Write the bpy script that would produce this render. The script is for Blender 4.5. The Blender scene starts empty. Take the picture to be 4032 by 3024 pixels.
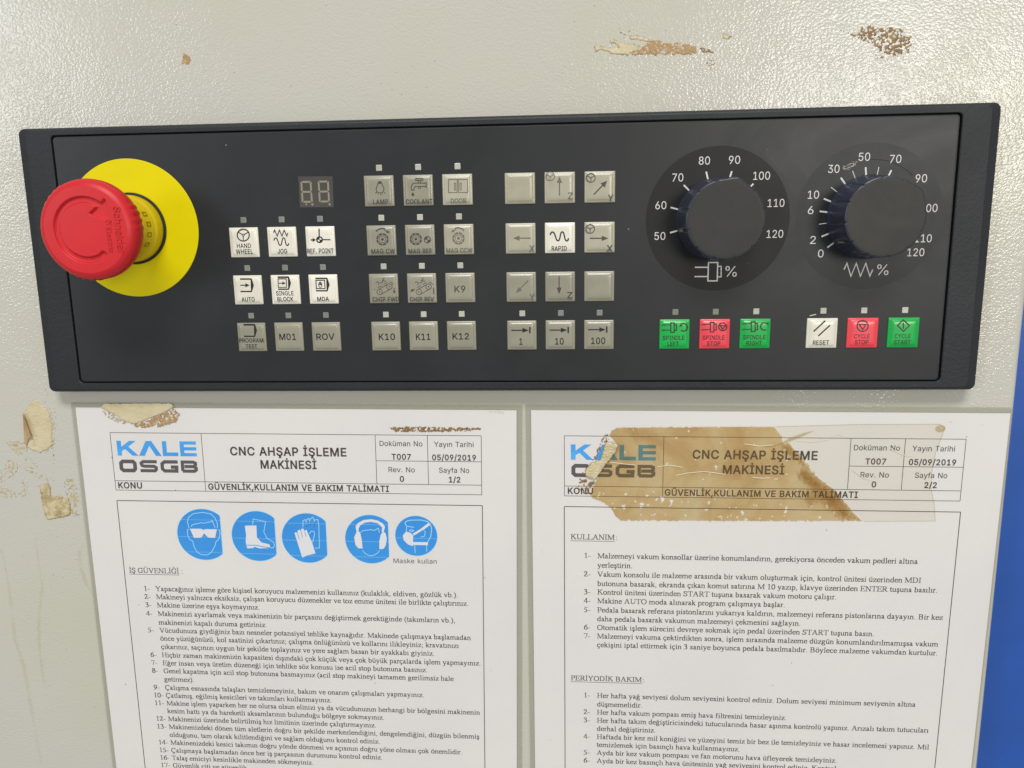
import bpy, math, random
from mathutils import Vector, Matrix, noise
from mathutils.geometry import tessellate_polygon, delaunay_2d_cdt
random.seed(7)
sc = bpy.context.scene
U = 0.001045            # drawing unit (about 1 mm) in metres; x right, y up, z out of the wall
WALL = -8.0             # wall surface behind the panel front (z = 0)
def V(x, y, z=0.0): return Vector((x * U, -z * U, y * U))

# ------------------------------------------------------------------ camera
cam_d = bpy.data.cameras.new('camera'); cam = bpy.data.objects.new('camera', cam_d)
sc.collection.objects.link(cam); sc.camera = cam
fwd = V(-0.06391946, -0.20132516, -0.97743669).normalized(); up = V(0.00308487, 0.97939504, -0.20193026).normalized()
right = fwd.cross(up).normalized(); up = right.cross(fwd)
cam.matrix_world = Matrix.Translation(V(22.851, 38.305, 335.93)) @ Matrix((right, up, -fwd)).transposed().to_4x4()
cam_d.sensor_width = 36.0; cam_d.lens = 36.0 * 3191.76 / 4032.0
cam_d.clip_start = 0.01; cam_d.clip_end = 50

# ------------------------------------------------------------------ light
w = bpy.data.worlds.new('World'); sc.world = w; w.use_nodes = True
w.node_tree.nodes['Background'].inputs[0].default_value = (0.95, 0.98, 1.0, 1)
w.node_tree.nodes['Background'].inputs[1].default_value = 0.38
sc.view_settings.view_transform = 'Standard'; sc.view_settings.look = 'None'
sc.view_settings.exposure = 0.0; sc.view_settings.gamma = 1.0
def lamp(name, direction, dist, sx, sy, power, col, target=(0, 20, 0)):
    l = bpy.data.lights.new(name, 'AREA'); l.shape = 'RECTANGLE'; l.size = sx; l.size_y = sy
    l.energy = power; l.color = col
    o = bpy.data.objects.new(name, l); sc.collection.objects.link(o)
    d = V(*direction).normalized(); t = V(*target)
    o.location = t + d * dist
    o.rotation_euler = (-d).to_track_quat('-Z', 'Y').to_euler()
    return o
lamp('window_light_left', (-0.66, 0.17, 0.76), 3.0, 0.5, 0.8, 13, (0.86, 0.94, 1.0))
lamp('hall_light_right', (0.40, 0.11, 0.90), 3.0, 0.9, 0.6, 28, (1.0, 0.95, 0.87))
lamp('ceiling_light', (0.02, 0.76, 0.66), 3.6, 1.5, 0.7, 96, (1.0, 0.985, 0.96))

# ------------------------------------------------------------------ materials
def mat(name, col, rough=0.5, metal=0.0, spec=0.5, coat=0.0):
    m = bpy.data.materials.new(name); m.use_nodes = True
    b = m.node_tree.nodes['Principled BSDF']
    b.inputs['Base Color'].default_value = (*col, 1); b.inputs['Roughness'].default_value = rough
    b.inputs['Metallic'].default_value = metal; b.inputs['Specular IOR Level'].default_value = spec
    b.inputs['Coat Weight'].default_value = coat
    return m
def N(m, t, **kw):
    n = m.node_tree.nodes.new(t)
    for k, v in kw.items():
        if k in n.inputs.keys(): n.inputs[k].default_value = v
        else: setattr(n, k, v)
    return n
def LK(m, a, b): m.node_tree.links.new(a, b)
def coords(m, scale=(1, 1, 1)):
    tc = N(m, 'ShaderNodeTexCoord'); mp = N(m, 'ShaderNodeMapping'); mp.inputs['Scale'].default_value = scale
    LK(m, tc.outputs['Object'], mp.inputs[0]); return mp.outputs[0]
def ramp(m, src, stops):
    r = N(m, 'ShaderNodeValToRGB'); e = r.color_ramp.elements
    e[0].position, e[0].color = stops[0][0], (*stops[0][1], 1); e[1].position, e[1].color = stops[-1][0], (*stops[-1][1], 1)
    for p, c in stops[1:-1]:
        x = e.new(p); x.color = (*c, 1)
    LK(m, src, r.inputs[0]); return r.outputs[0]
def nz(m, co, scale, detail=2.0, rough=0.5, dist=0.0):
    n = N(m, 'ShaderNodeTexNoise'); n.inputs['Scale'].default_value = scale; n.inputs['Detail'].default_value = detail
    n.inputs['Roughness'].default_value = rough; n.inputs['Distortion'].default_value = dist
    LK(m, co, n.inputs['Vector']); return n.outputs[0]
def bump(m, h, strength, dist, prev=None):
    b = N(m, 'ShaderNodeBump'); b.inputs['Strength'].default_value = strength; b.inputs['Distance'].default_value = dist
    LK(m, h, b.inputs['Height'])
    if prev is not None: LK(m, prev, b.inputs['Normal'])
    return b.outputs[0]
def bsdf(m): return m.node_tree.nodes['Principled BSDF']
def rgb(r, g, b):  # sRGB 0..255 -> linear
    return tuple((c / 255 / 12.92) if c / 255 <= 0.04045 else ((c / 255 + 0.055) / 1.055) ** 2.4 for c in (r, g, b))

def m_wall():
    m = mat('painted_sheet_metal', (0.5, 0.5, 0.44), 0.16, spec=0.4)
    co = coords(m)
    c = ramp(m, nz(m, co, 9, 3), [(0.3, (0.475, 0.466, 0.42)), (0.5, (0.485, 0.468, 0.405)), (0.7, (0.465, 0.452, 0.36))])
    LK(m, c, bsdf(m).inputs['Base Color'])
    # dimples of the textured paint, slanting a little, plus a finer skin
    vo = N(m, 'ShaderNodeTexVoronoi', feature='SMOOTH_F1'); vo.inputs['Scale'].default_value = 1000; vo.inputs['Smoothness'].default_value = 0.6
    LK(m, coords(m, (1.0, 1, 1.2)), vo.inputs['Vector'])
    iv = N(m, 'ShaderNodeMath', operation='SUBTRACT'); iv.inputs[0].default_value = 1; LK(m, vo.outputs['Distance'], iv.inputs[1])
    am = N(m, 'ShaderNodeMapRange'); am.inputs['From Min'].default_value = 0.35; am.inputs['From Max'].default_value = 0.65; am.inputs['To Min'].default_value = 0.45; am.inputs['To Max'].default_value = 1.0
    LK(m, nz(m, co, 26, 3), am.inputs['Value'])
    mu = N(m, 'ShaderNodeMath', operation='MULTIPLY'); LK(m, iv.outputs[0], mu.inputs[0]); LK(m, am.outputs[0], mu.inputs[1])
    n1 = bump(m, mu.outputs[0], 0.6, 0.00022)
    n1 = bump(m, nz(m, co, 600, 1.5, 0.45, 0.3), 0.55, 0.00012, n1)
    n2 = bump(m, nz(m, co, 1500, 2), 0.3, 0.00005, n1)
    n3 = bump(m, nz(m, co, 38, 2), 0.5, 0.0006, n2)
    LK(m, n3, bsdf(m).inputs['Normal'])
    rr = N(m, 'ShaderNodeMapRange'); rr.inputs['To Min'].default_value = 0.10; rr.inputs['To Max'].default_value = 0.22
    LK(m, nz(m, co, 60, 2), rr.inputs['Value']); LK(m, rr.outputs[0], bsdf(m).inputs['Roughness'])
    return m
def m_plastic(name, col, rough, gscale, gdist, gstr=0.5, var=0.12, spec=0.5):
    m = mat(name, col, rough, spec=spec); co = coords(m)
    lo = tuple(c * (1 - var) for c in col); hi = tuple(c * (1 + var) for c in col)
    LK(m, ramp(m, nz(m, co, 30, 4, 0.6), [(0.3, lo), (0.7, hi)]), bsdf(m).inputs['Base Color'])
    LK(m, bump(m, nz(m, co, gscale, 2), gstr, gdist), bsdf(m).inputs['Normal'])
    rr = N(m, 'ShaderNodeMapRange'); rr.inputs['To Min'].default_value = rough - 0.05; rr.inputs['To Max'].default_value = rough + 0.07
    LK(m, nz(m, co, 70, 4, 0.65), rr.inputs['Value']); LK(m, rr.outputs[0], bsdf(m).inputs['Roughness'])
    return m
def smudge(m, lo, hi):
    n = nz(m, coords(m, (1, 1, 1.6)), 16, 7, 0.68, 1.2); r = N(m, 'ShaderNodeMapRange')
    r.inputs['From Min'].default_value = 0.35; r.inputs['From Max'].default_value = 0.68; r.inputs['To Min'].default_value = lo; r.inputs['To Max'].default_value = hi
    LK(m, n, r.inputs['Value']); LK(m, r.outputs[0], bsdf(m).inputs['Roughness'])
def m_key(name, col, rough=0.3):
    m = mat(name, col, rough, coat=0.12); bsdf(m).inputs['Coat Roughness'].default_value = 0.12
    co = coords(m)
    oi = N(m, 'ShaderNodeObjectInfo')
    mix = N(m, 'ShaderNodeMixRGB', blend_type='MULTIPLY'); mix.inputs[0].default_value = 1
    c1 = ramp(m, nz(m, co, 110, 4, 0.6), [(0.3, tuple(c * .9 for c in col)), (0.7, tuple(min(1, c * 1.07) for c in col))])
    c2 = ramp(m, oi.outputs['Random'], [(0.0, (0.9, 0.9, 0.88)), (1.0, (1.05, 1.05, 1.06))])
    LK(m, c1, mix.inputs[1]); LK(m, c2, mix.inputs[2]); LK(m, mix.outputs[0], bsdf(m).inputs['Base Color'])
    LK(m, bump(m, nz(m, co, 900, 2), 0.2, 0.00006), bsdf(m).inputs['Normal'])
    return m
def m_film(name, tint, soft=False, rough=0.12, wav=0.0004, diff=0.0, dcol=(0.8, 0.8, 0.7), scale=40):
    m = bpy.data.materials.new(name); m.use_nodes = True; nt = m.node_tree; nt.nodes.clear()
    out = N(m, 'ShaderNodeOutputMaterial'); tr = N(m, 'ShaderNodeBsdfTransparent'); gl = N(m, 'ShaderNodeBsdfGlossy')
    co = coords(m)
    if isinstance(tint[0], tuple): LK(m, ramp(m, nz(m, co, 34, 6, 0.62, 0.6), [(0.3, tint[0]), (0.5, tint[1]), (0.68, tint[2])]), tr.inputs[0])
    else: tr.inputs[0].default_value = (*tint, 1)
    if soft:      # fades out towards its rim
        at = N(m, 'ShaderNodeAttribute', attribute_name='rim'); mxc = N(m, 'ShaderNodeMixRGB'); mxc.inputs[2].default_value = (1, 1, 1, 1)
        src_ = tr.inputs[0].links[0].from_socket; LK(m, at.outputs['Fac'], mxc.inputs[0]); LK(m, src_, mxc.inputs[1]); LK(m, mxc.outputs[0], tr.inputs[0])
    gl.inputs['Roughness'].default_value = rough
    LK(m, bump(m, nz(m, co, scale, 3), 0.6, wav), gl.inputs['Normal'])
    lw = N(m, 'ShaderNodeLayerWeight'); lw.inputs['Blend'].default_value = 0.5
    pw = N(m, 'ShaderNodeMath', operation='POWER'); pw.inputs[1].default_value = 4.0; LK(m, lw.outputs['Facing'], pw.inputs[0])
    ad = N(m, 'ShaderNodeMath', operation='MULTIPLY_ADD'); ad.inputs[1].default_value = 0.9; ad.inputs[2].default_value = 0.04; LK(m, pw.outputs[0], ad.inputs[0])
    mx = N(m, 'ShaderNodeMixShader'); LK(m, ad.outputs[0], mx.inputs[0])
    base = tr.outputs[0]
    if diff > 0:
        d = N(m, 'ShaderNodeBsdfDiffuse'); d.inputs[0].default_value = (*dcol, 1)
        m2 = N(m, 'ShaderNodeMixShader'); m2.inputs[0].default_value = diff
        LK(m, base, m2.inputs[1]); LK(m, d.outputs[0], m2.inputs[2]); base = m2.outputs[0]
    LK(m, base, mx.inputs[1]); LK(m, gl.outputs[0], mx.inputs[2]); LK(m, mx.outputs[0], out.inputs[0])
    return m
def m_residue(name, stops, rough=0.35, bscale=900, bd=0.0004, edge=None, scale=260, alpha=1.0):
    m = mat(name, stops[0][1], rough); co = coords(m)
    c = ramp(m, nz(m, co, scale, 4, 0.65), stops)
    if edge:
        at = N(m, 'ShaderNodeAttribute', attribute_name='rim'); mx = N(m, 'ShaderNodeMixRGB')
        mx.inputs[2].default_value = (*edge, 1); LK(m, at.outputs['Fac'], mx.inputs[0]); LK(m, c, mx.inputs[1]); c = mx.outputs[0]
    LK(m, c, bsdf(m).inputs['Base Color']); LK(m, bump(m, nz(m, co, bscale, 3), 0.8, bd), bsdf(m).inputs['Normal'])
    if alpha < 1:
        rr = N(m, 'ShaderNodeMapRange'); rr.inputs['From Min'].default_value = 0.35; rr.inputs['From Max'].default_value = 0.7
        rr.inputs['To Max'].default_value = alpha
        LK(m, nz(m, co, 60, 4), rr.inputs['Value'])
        at = N(m, 'ShaderNodeAttribute', attribute_name='rim')
        mt = N(m, 'ShaderNodeMath', operation='MULTIPLY'); inv = N(m, 'ShaderNodeMath', operation='SUBTRACT'); inv.inputs[0].default_value = 1
        LK(m, at.outputs['Fac'], inv.inputs[1]); LK(m, inv.outputs[0], mt.inputs[0]); LK(m, rr.outputs[0], mt.inputs[1])
        LK(m, mt.outputs[0], bsdf(m).inputs['Alpha'])
    return m
MT = {}
MT['wall'] = m_wall()
MT['bezel'] = m_plastic('grained_dark_plastic', (0.018, 0.0195, 0.022), 0.5, 900, 0.00022, 0.7, spec=0.3)
MT['face'] = m_plastic('matt_front_foil', (0.0175, 0.0185, 0.0195), 0.42, 2200, 0.00004, 0.5, spec=0.34)
smudge(MT['face'], 0.38, 0.47)
MT['dial'] = m_plastic('dial_print', (0.008, 0.008, 0.0075), 0.48, 2200, 0.00004, 0.5, spec=0.3)
MT['dial2'] = m_plastic('sheen_dial_print', (0.0135, 0.0155, 0.016), 0.40, 2200, 0.00004, 0.5, spec=0.3)  # paler than the first dial: its view-dependent sheen is put into the colour
MT['knobtop'] = m_plastic('matt_knob_cap', (0.020, 0.020, 0.018), 0.5, 1500, 0.00006, 0.5, spec=0.35)
smudge(MT['knobtop'], 0.45, 0.54)
MT['knobside'] = mat('glossy_knob_skirt', (0.032, 0.036, 0.060), 0.33, spec=0.7)
MT['groove'] = mat('dark_gap', (0.004, 0.004, 0.004), 0.8)
MT['white_key'] = m_key('white_keycap', rgb(218, 213, 198))
MT['grey_key'] = m_key('unlit_grey_keycap', rgb(142, 138, 121))
MT['lightgrey_key'] = m_key('light_grey_keycap', rgb(166, 161, 141))
MT['green_key'] = m_key('green_keycap', (0.002, 0.36, 0.055))
MT['red_key'] = m_key('red_keycap', (0.74, 0.055, 0.075))
MT['ink'] = mat('black_legend', (0.012, 0.011, 0.012), 0.4)
MT['ink_worn_sheen'] = mat('worn_sheen_legend', (0.055, 0.052, 0.044), 0.4)  # worn ink, with the reflection off the keycap painted in as grey
MT['sheen_ink_pits'] = mat('faded_sheen_and_pits', (0.125, 0.12, 0.10), 0.4)  # faded ink with stronger keycap reflection painted in; also colours the wall pits
MT['ink_color'] = mat('dark_legend_on_colour', (0.012, 0.011, 0.007), 0.4)
MT['white_print'] = mat('pale_dial_print', rgb(205, 203, 196), 0.5)
MT['led'] = m_key('led_window', rgb(176, 174, 160))
MT['led_dim'] = m_key('dim_led_window', rgb(122, 120, 108))
MT['led_mid'] = m_key('grey_led_window', rgb(122, 124, 114))
MT['disp'] = m_plastic('display_window', (0.062, 0.055, 0.050), 0.3, 900, 0.00003, 0.3)
MT['seg'] = mat('unlit_segment', rgb(132, 127, 104), 0.5)
MT['yellow'] = m_plastic('yellow_plate', (0.66, 0.56, 0.001), 0.5, 1200, 0.00003, 0.4, 0.05, spec=0.12)
MT['yellow_body'] = m_plastic('yellow_collar', (0.56, 0.42, 0.003), 0.34, 900, 0.00003, 0.3, 0.05)
MT['yellow_mark'] = mat('dull_marks', (0.24, 0.16, 0.01), 0.5)
MT['red'] = m_plastic('red_mushroom', (0.54, 0.016, 0.021), 0.40, 700, 0.00008, 0.4, 0.06, spec=0.3)
MT['red_relief'] = m_plastic('red_relief', (0.52, 0.015, 0.020), 0.40, 900, 0.00005, 0.3, 0.05, spec=0.3)
MT['rubber'] = mat('black_gasket', (0.008, 0.008, 0.008), 0.6)
MT['blue'] = m_plastic('blue_enamel', (0.014, 0.075, 0.33), 0.35, 300, 0.0001, 0.3, 0.08)
def m_paper():
    m = mat('white_paper', (0.7, 0.68, 0.66), 0.55, spec=0.25); co = coords(m)
    LK(m, ramp(m, nz(m, co, 14, 3), [(0.3, (0.70, 0.672, 0.645)), (0.7, (0.66, 0.642, 0.635))]), bsdf(m).inputs['Base Color'])
    LK(m, bump(m, nz(m, co, 900, 3), 0.5, 0.00012), bsdf(m).inputs['Normal']); return m
MT['paper'] = m_paper()
MT['pink_ink'] = mat('brown_black_print', (0.062, 0.043, 0.040), 0.6)
MT['logo_blue'] = m_residue('blue_logo_print', [(0.3, (0.035, 0.27, 0.68)), (0.5, (0.045, 0.33, 0.76)), (0.7, (0.10, 0.44, 0.82))], 0.5, 900, 0.00001, None, 40)
MT['logo_grey'] = mat('grey_logo_print', (0.085, 0.075, 0.082), 0.6)
MT['sign_blue'] = m_residue('blue_sign_print', [(0.3, (0.022, 0.24, 0.66)), (0.7, (0.03, 0.29, 0.72))], 0.5, 900, 0.00001, None, 30)
MT['sign_line'] = mat('pale_sign_line', (0.36, 0.66, 0.86), 0.6)
MT['sign_white'] = mat('white_sign_print', (0.68, 0.68, 0.70), 0.6)
MT['film'] = m_film('clear_laminate', (0.985, 0.983, 0.978), diff=0.0, rough=0.16, wav=0.0012, scale=16)
MT['brown_tape'] = m_film('aged_brown_tape', ((0.72, 0.53, 0.29), (0.85, 0.73, 0.50), (0.91, 0.84, 0.66)), rough=0.18, wav=0.0011, diff=0.10, dcol=(0.62, 0.46, 0.24), scale=120)
MT['clear_tape'] = m_film('yellowed_clear_tape', (0.985, 0.976, 0.935), rough=0.10, wav=0.0014, diff=0.0, scale=90)
MT['dark_spot'] = m_film('amber_glue_stain', ((0.66, 0.48, 0.26), (0.82, 0.69, 0.49), (0.95, 0.91, 0.82)), rough=0.25, diff=0.0, soft=True)
MT['margin'] = m_film('sealed_laminate_margin', (0.90, 0.90, 0.86), rough=0.2, wav=0.0006, diff=0.06, dcol=(0.4, 0.4, 0.36), scale=60)
MT['crease'] = mat('tape_crease', (0.72, 0.66, 0.48), 0.25)
MT['tape_edge'] = m_film('tape_edge_line', (0.70, 0.62, 0.42), diff=0.1, dcol=(0.5, 0.42, 0.25))
MT['cream'] = m_residue('cream_tape_scrap', [(0.25, (0.40, 0.30, 0.15)), (0.45, (0.52, 0.44, 0.27)), (0.6, (0.56, 0.49, 0.32)), (0.75, (0.42, 0.33, 0.18))], 0.4, 500, 0.0003, (0.15, 0.085, 0.04), 60)
MT['tan'] = m_residue('tan_tape_scrap', [(0.3, (0.38, 0.245, 0.105)), (0.5, (0.33, 0.20, 0.08)), (0.65, (0.46, 0.34, 0.18))], 0.4, 700, 0.0003, (0.17, 0.095, 0.045), 300)
MT['clump'] = m_residue('shiny_tape_clump', [(0.3, (0.25, 0.17, 0.08)), (0.48, (0.42, 0.34, 0.18)), (0.6, (0.55, 0.48, 0.30)), (0.75, (0.34, 0.23, 0.11))], 0.3, 300, 0.0004, (0.20, 0.12, 0.05), 170)
MT['brown'] = m_residue('brown_glue_residue', [(0.3, (0.13, 0.065, 0.022)), (0.5, (0.22, 0.125, 0.042)), (0.7, (0.33, 0.225, 0.09))], 0.45, 900, 0.0003, (0.085, 0.04, 0.02), 300)
MT['orange'] = m_residue('orange_brown_fold', [(0.3, (0.33, 0.185, 0.075)), (0.5, (0.40, 0.25, 0.11)), (0.7, (0.46, 0.33, 0.17))], 0.4, 500, 0.0004, (0.36, 0.17, 0.06), 90)
MT['pale'] = m_residue('pale_glue_residue', [(0.3, (0.36, 0.28, 0.14)), (0.5, (0.44, 0.37, 0.23)), (0.7, (0.50, 0.46, 0.34))], 0.35, 900, 0.0004, (0.17, 0.11, 0.06), 300)
MT['run'] = m_residue('yellow_run', [(0.3, (0.62, 0.57, 0.33)), (0.7, (0.63, 0.59, 0.40))], 0.3, 500, 0.0001, None, 60, alpha=0.55)
MT['stain'] = m_residue('yellow_stain', [(0.3, (0.50, 0.50, 0.36)), (0.7, (0.50, 0.49, 0.34))], 0.3, 500, 0.0001, None, 60, alpha=0.5)

# ------------------------------------------------------------------ mesh helpers (drawing units in, metres out)
class MB:
    def __init__(s, o=(0, 0, 0)): s.v = []; s.f = []; s.o = o; s.k = 0; s.mi = []
    def add(s, pts, faces, mi=0):
        b = len(s.v)
        for p in pts: s.v.append(V(p[0] - s.o[0], p[1] - s.o[1], p[2] - s.o[2]))
        for f in faces: s.f.append([b + i for i in f]); s.mi.append(mi)
    def lift(s): s.k += 1; return (s.k % 9) * 0.0016
    def quad2(s, pts, z): s.add([(x, y, z) for x, y in pts], [list(range(len(pts)))])
    def build(s, name, m, parent=None, loc=None, smooth=False, label=None):
        me = bpy.data.meshes.new(name); me.from_pydata(s.v, [], s.f); me.update()
        for x in (m if isinstance(m, (list, tuple)) else [m]): me.materials.append(x)
        if any(s.mi): me.polygons.foreach_set('material_index', s.mi)
        if smooth:
            me.polygons.foreach_set('use_smooth', [True] * len(me.polygons))
        return link(name, me, parent, s.o if loc is None else loc, label)
def link(name, me, parent, o, label=None):
    ob = bpy.data.objects.new(name, me); sc.collection.objects.link(ob)
    p = V(*o)
    if parent is not None:
        ob.parent = parent; par = parent['_o']; ob.location = p - V(*par)
    else: ob.location = p
    ob['_o'] = tuple(float(t) for t in o)
    if label: ob['label'] = label
    return ob
def thing(name, label, cat, o=(0, 0, 0), group=None):
    e = bpy.data.objects.new(name, None); sc.collection.objects.link(e); e.empty_display_size = 0.01
    e.location = V(*o); e['_o'] = tuple(float(t) for t in o); e['label'] = label; e['category'] = cat
    if group: e['group'] = group
    return e
def tag(o, label, cat, group=None):
    o['label'] = label; o['category'] = cat
    if group: o['group'] = group
    return o
def stroke(mb, pts, wd, z):
    pts = [p for i, p in enumerate(pts) if i == 0 or math.dist(p, pts[i - 1]) > 1e-4]
    n = len(pts); closed = n > 3 and math.dist(pts[0], pts[-1]) < 0.02
    if closed: pts = pts[:-1]; n -= 1
    h = wd / 2; L = []; R = []
    for i in range(n):
        if closed: a, b, c = pts[i - 1], pts[i], pts[(i + 1) % n]
        else: a, b, c = pts[max(i - 1, 0)], pts[i], pts[min(i + 1, n - 1)]
        d1 = Vector((b[0] - a[0], b[1] - a[1])); d2 = Vector((c[0] - b[0], c[1] - b[1]))
        if d1.length < 1e-9: d1 = d2
        if d2.length < 1e-9: d2 = d1
        d1 = d1.normalized(); d2 = d2.normalized()
        n1 = Vector((-d1.y, d1.x)); n2 = Vector((-d2.y, d2.x)); m = n1 + n2
        m = n1 if m.length < 0.3 else m.normalized()
        k = h / max(0.45, m.dot(n1))
        L.append((b[0] + m.x * k, b[1] + m.y * k, z)); R.append((b[0] - m.x * k, b[1] - m.y * k, z))
    fs = [[i, n + i, n + (i + 1) % n, (i + 1) % n] for i in range(n if closed else n - 1)]
    mb.add(L + R, fs)
def fill(mb, loops, z, flip=False):
    ls = [[Vector((x, y, 0)) for x, y in l] for l in loops]
    flat = [p for l in ls for p in l]
    tr = tessellate_polygon(ls)
    out = []
    for a, b, c in tr:
        A, B, C = flat[a], flat[b], flat[c]
        out.append([a, b, c] if (B - A).cross(C - A).z > 0 else [c, b, a])
    mb.add([(p.x, p.y, z) for p in flat], out)
def pairs(l): return [(l[i], l[i + 1]) for i in range(0, len(l), 2)]

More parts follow.
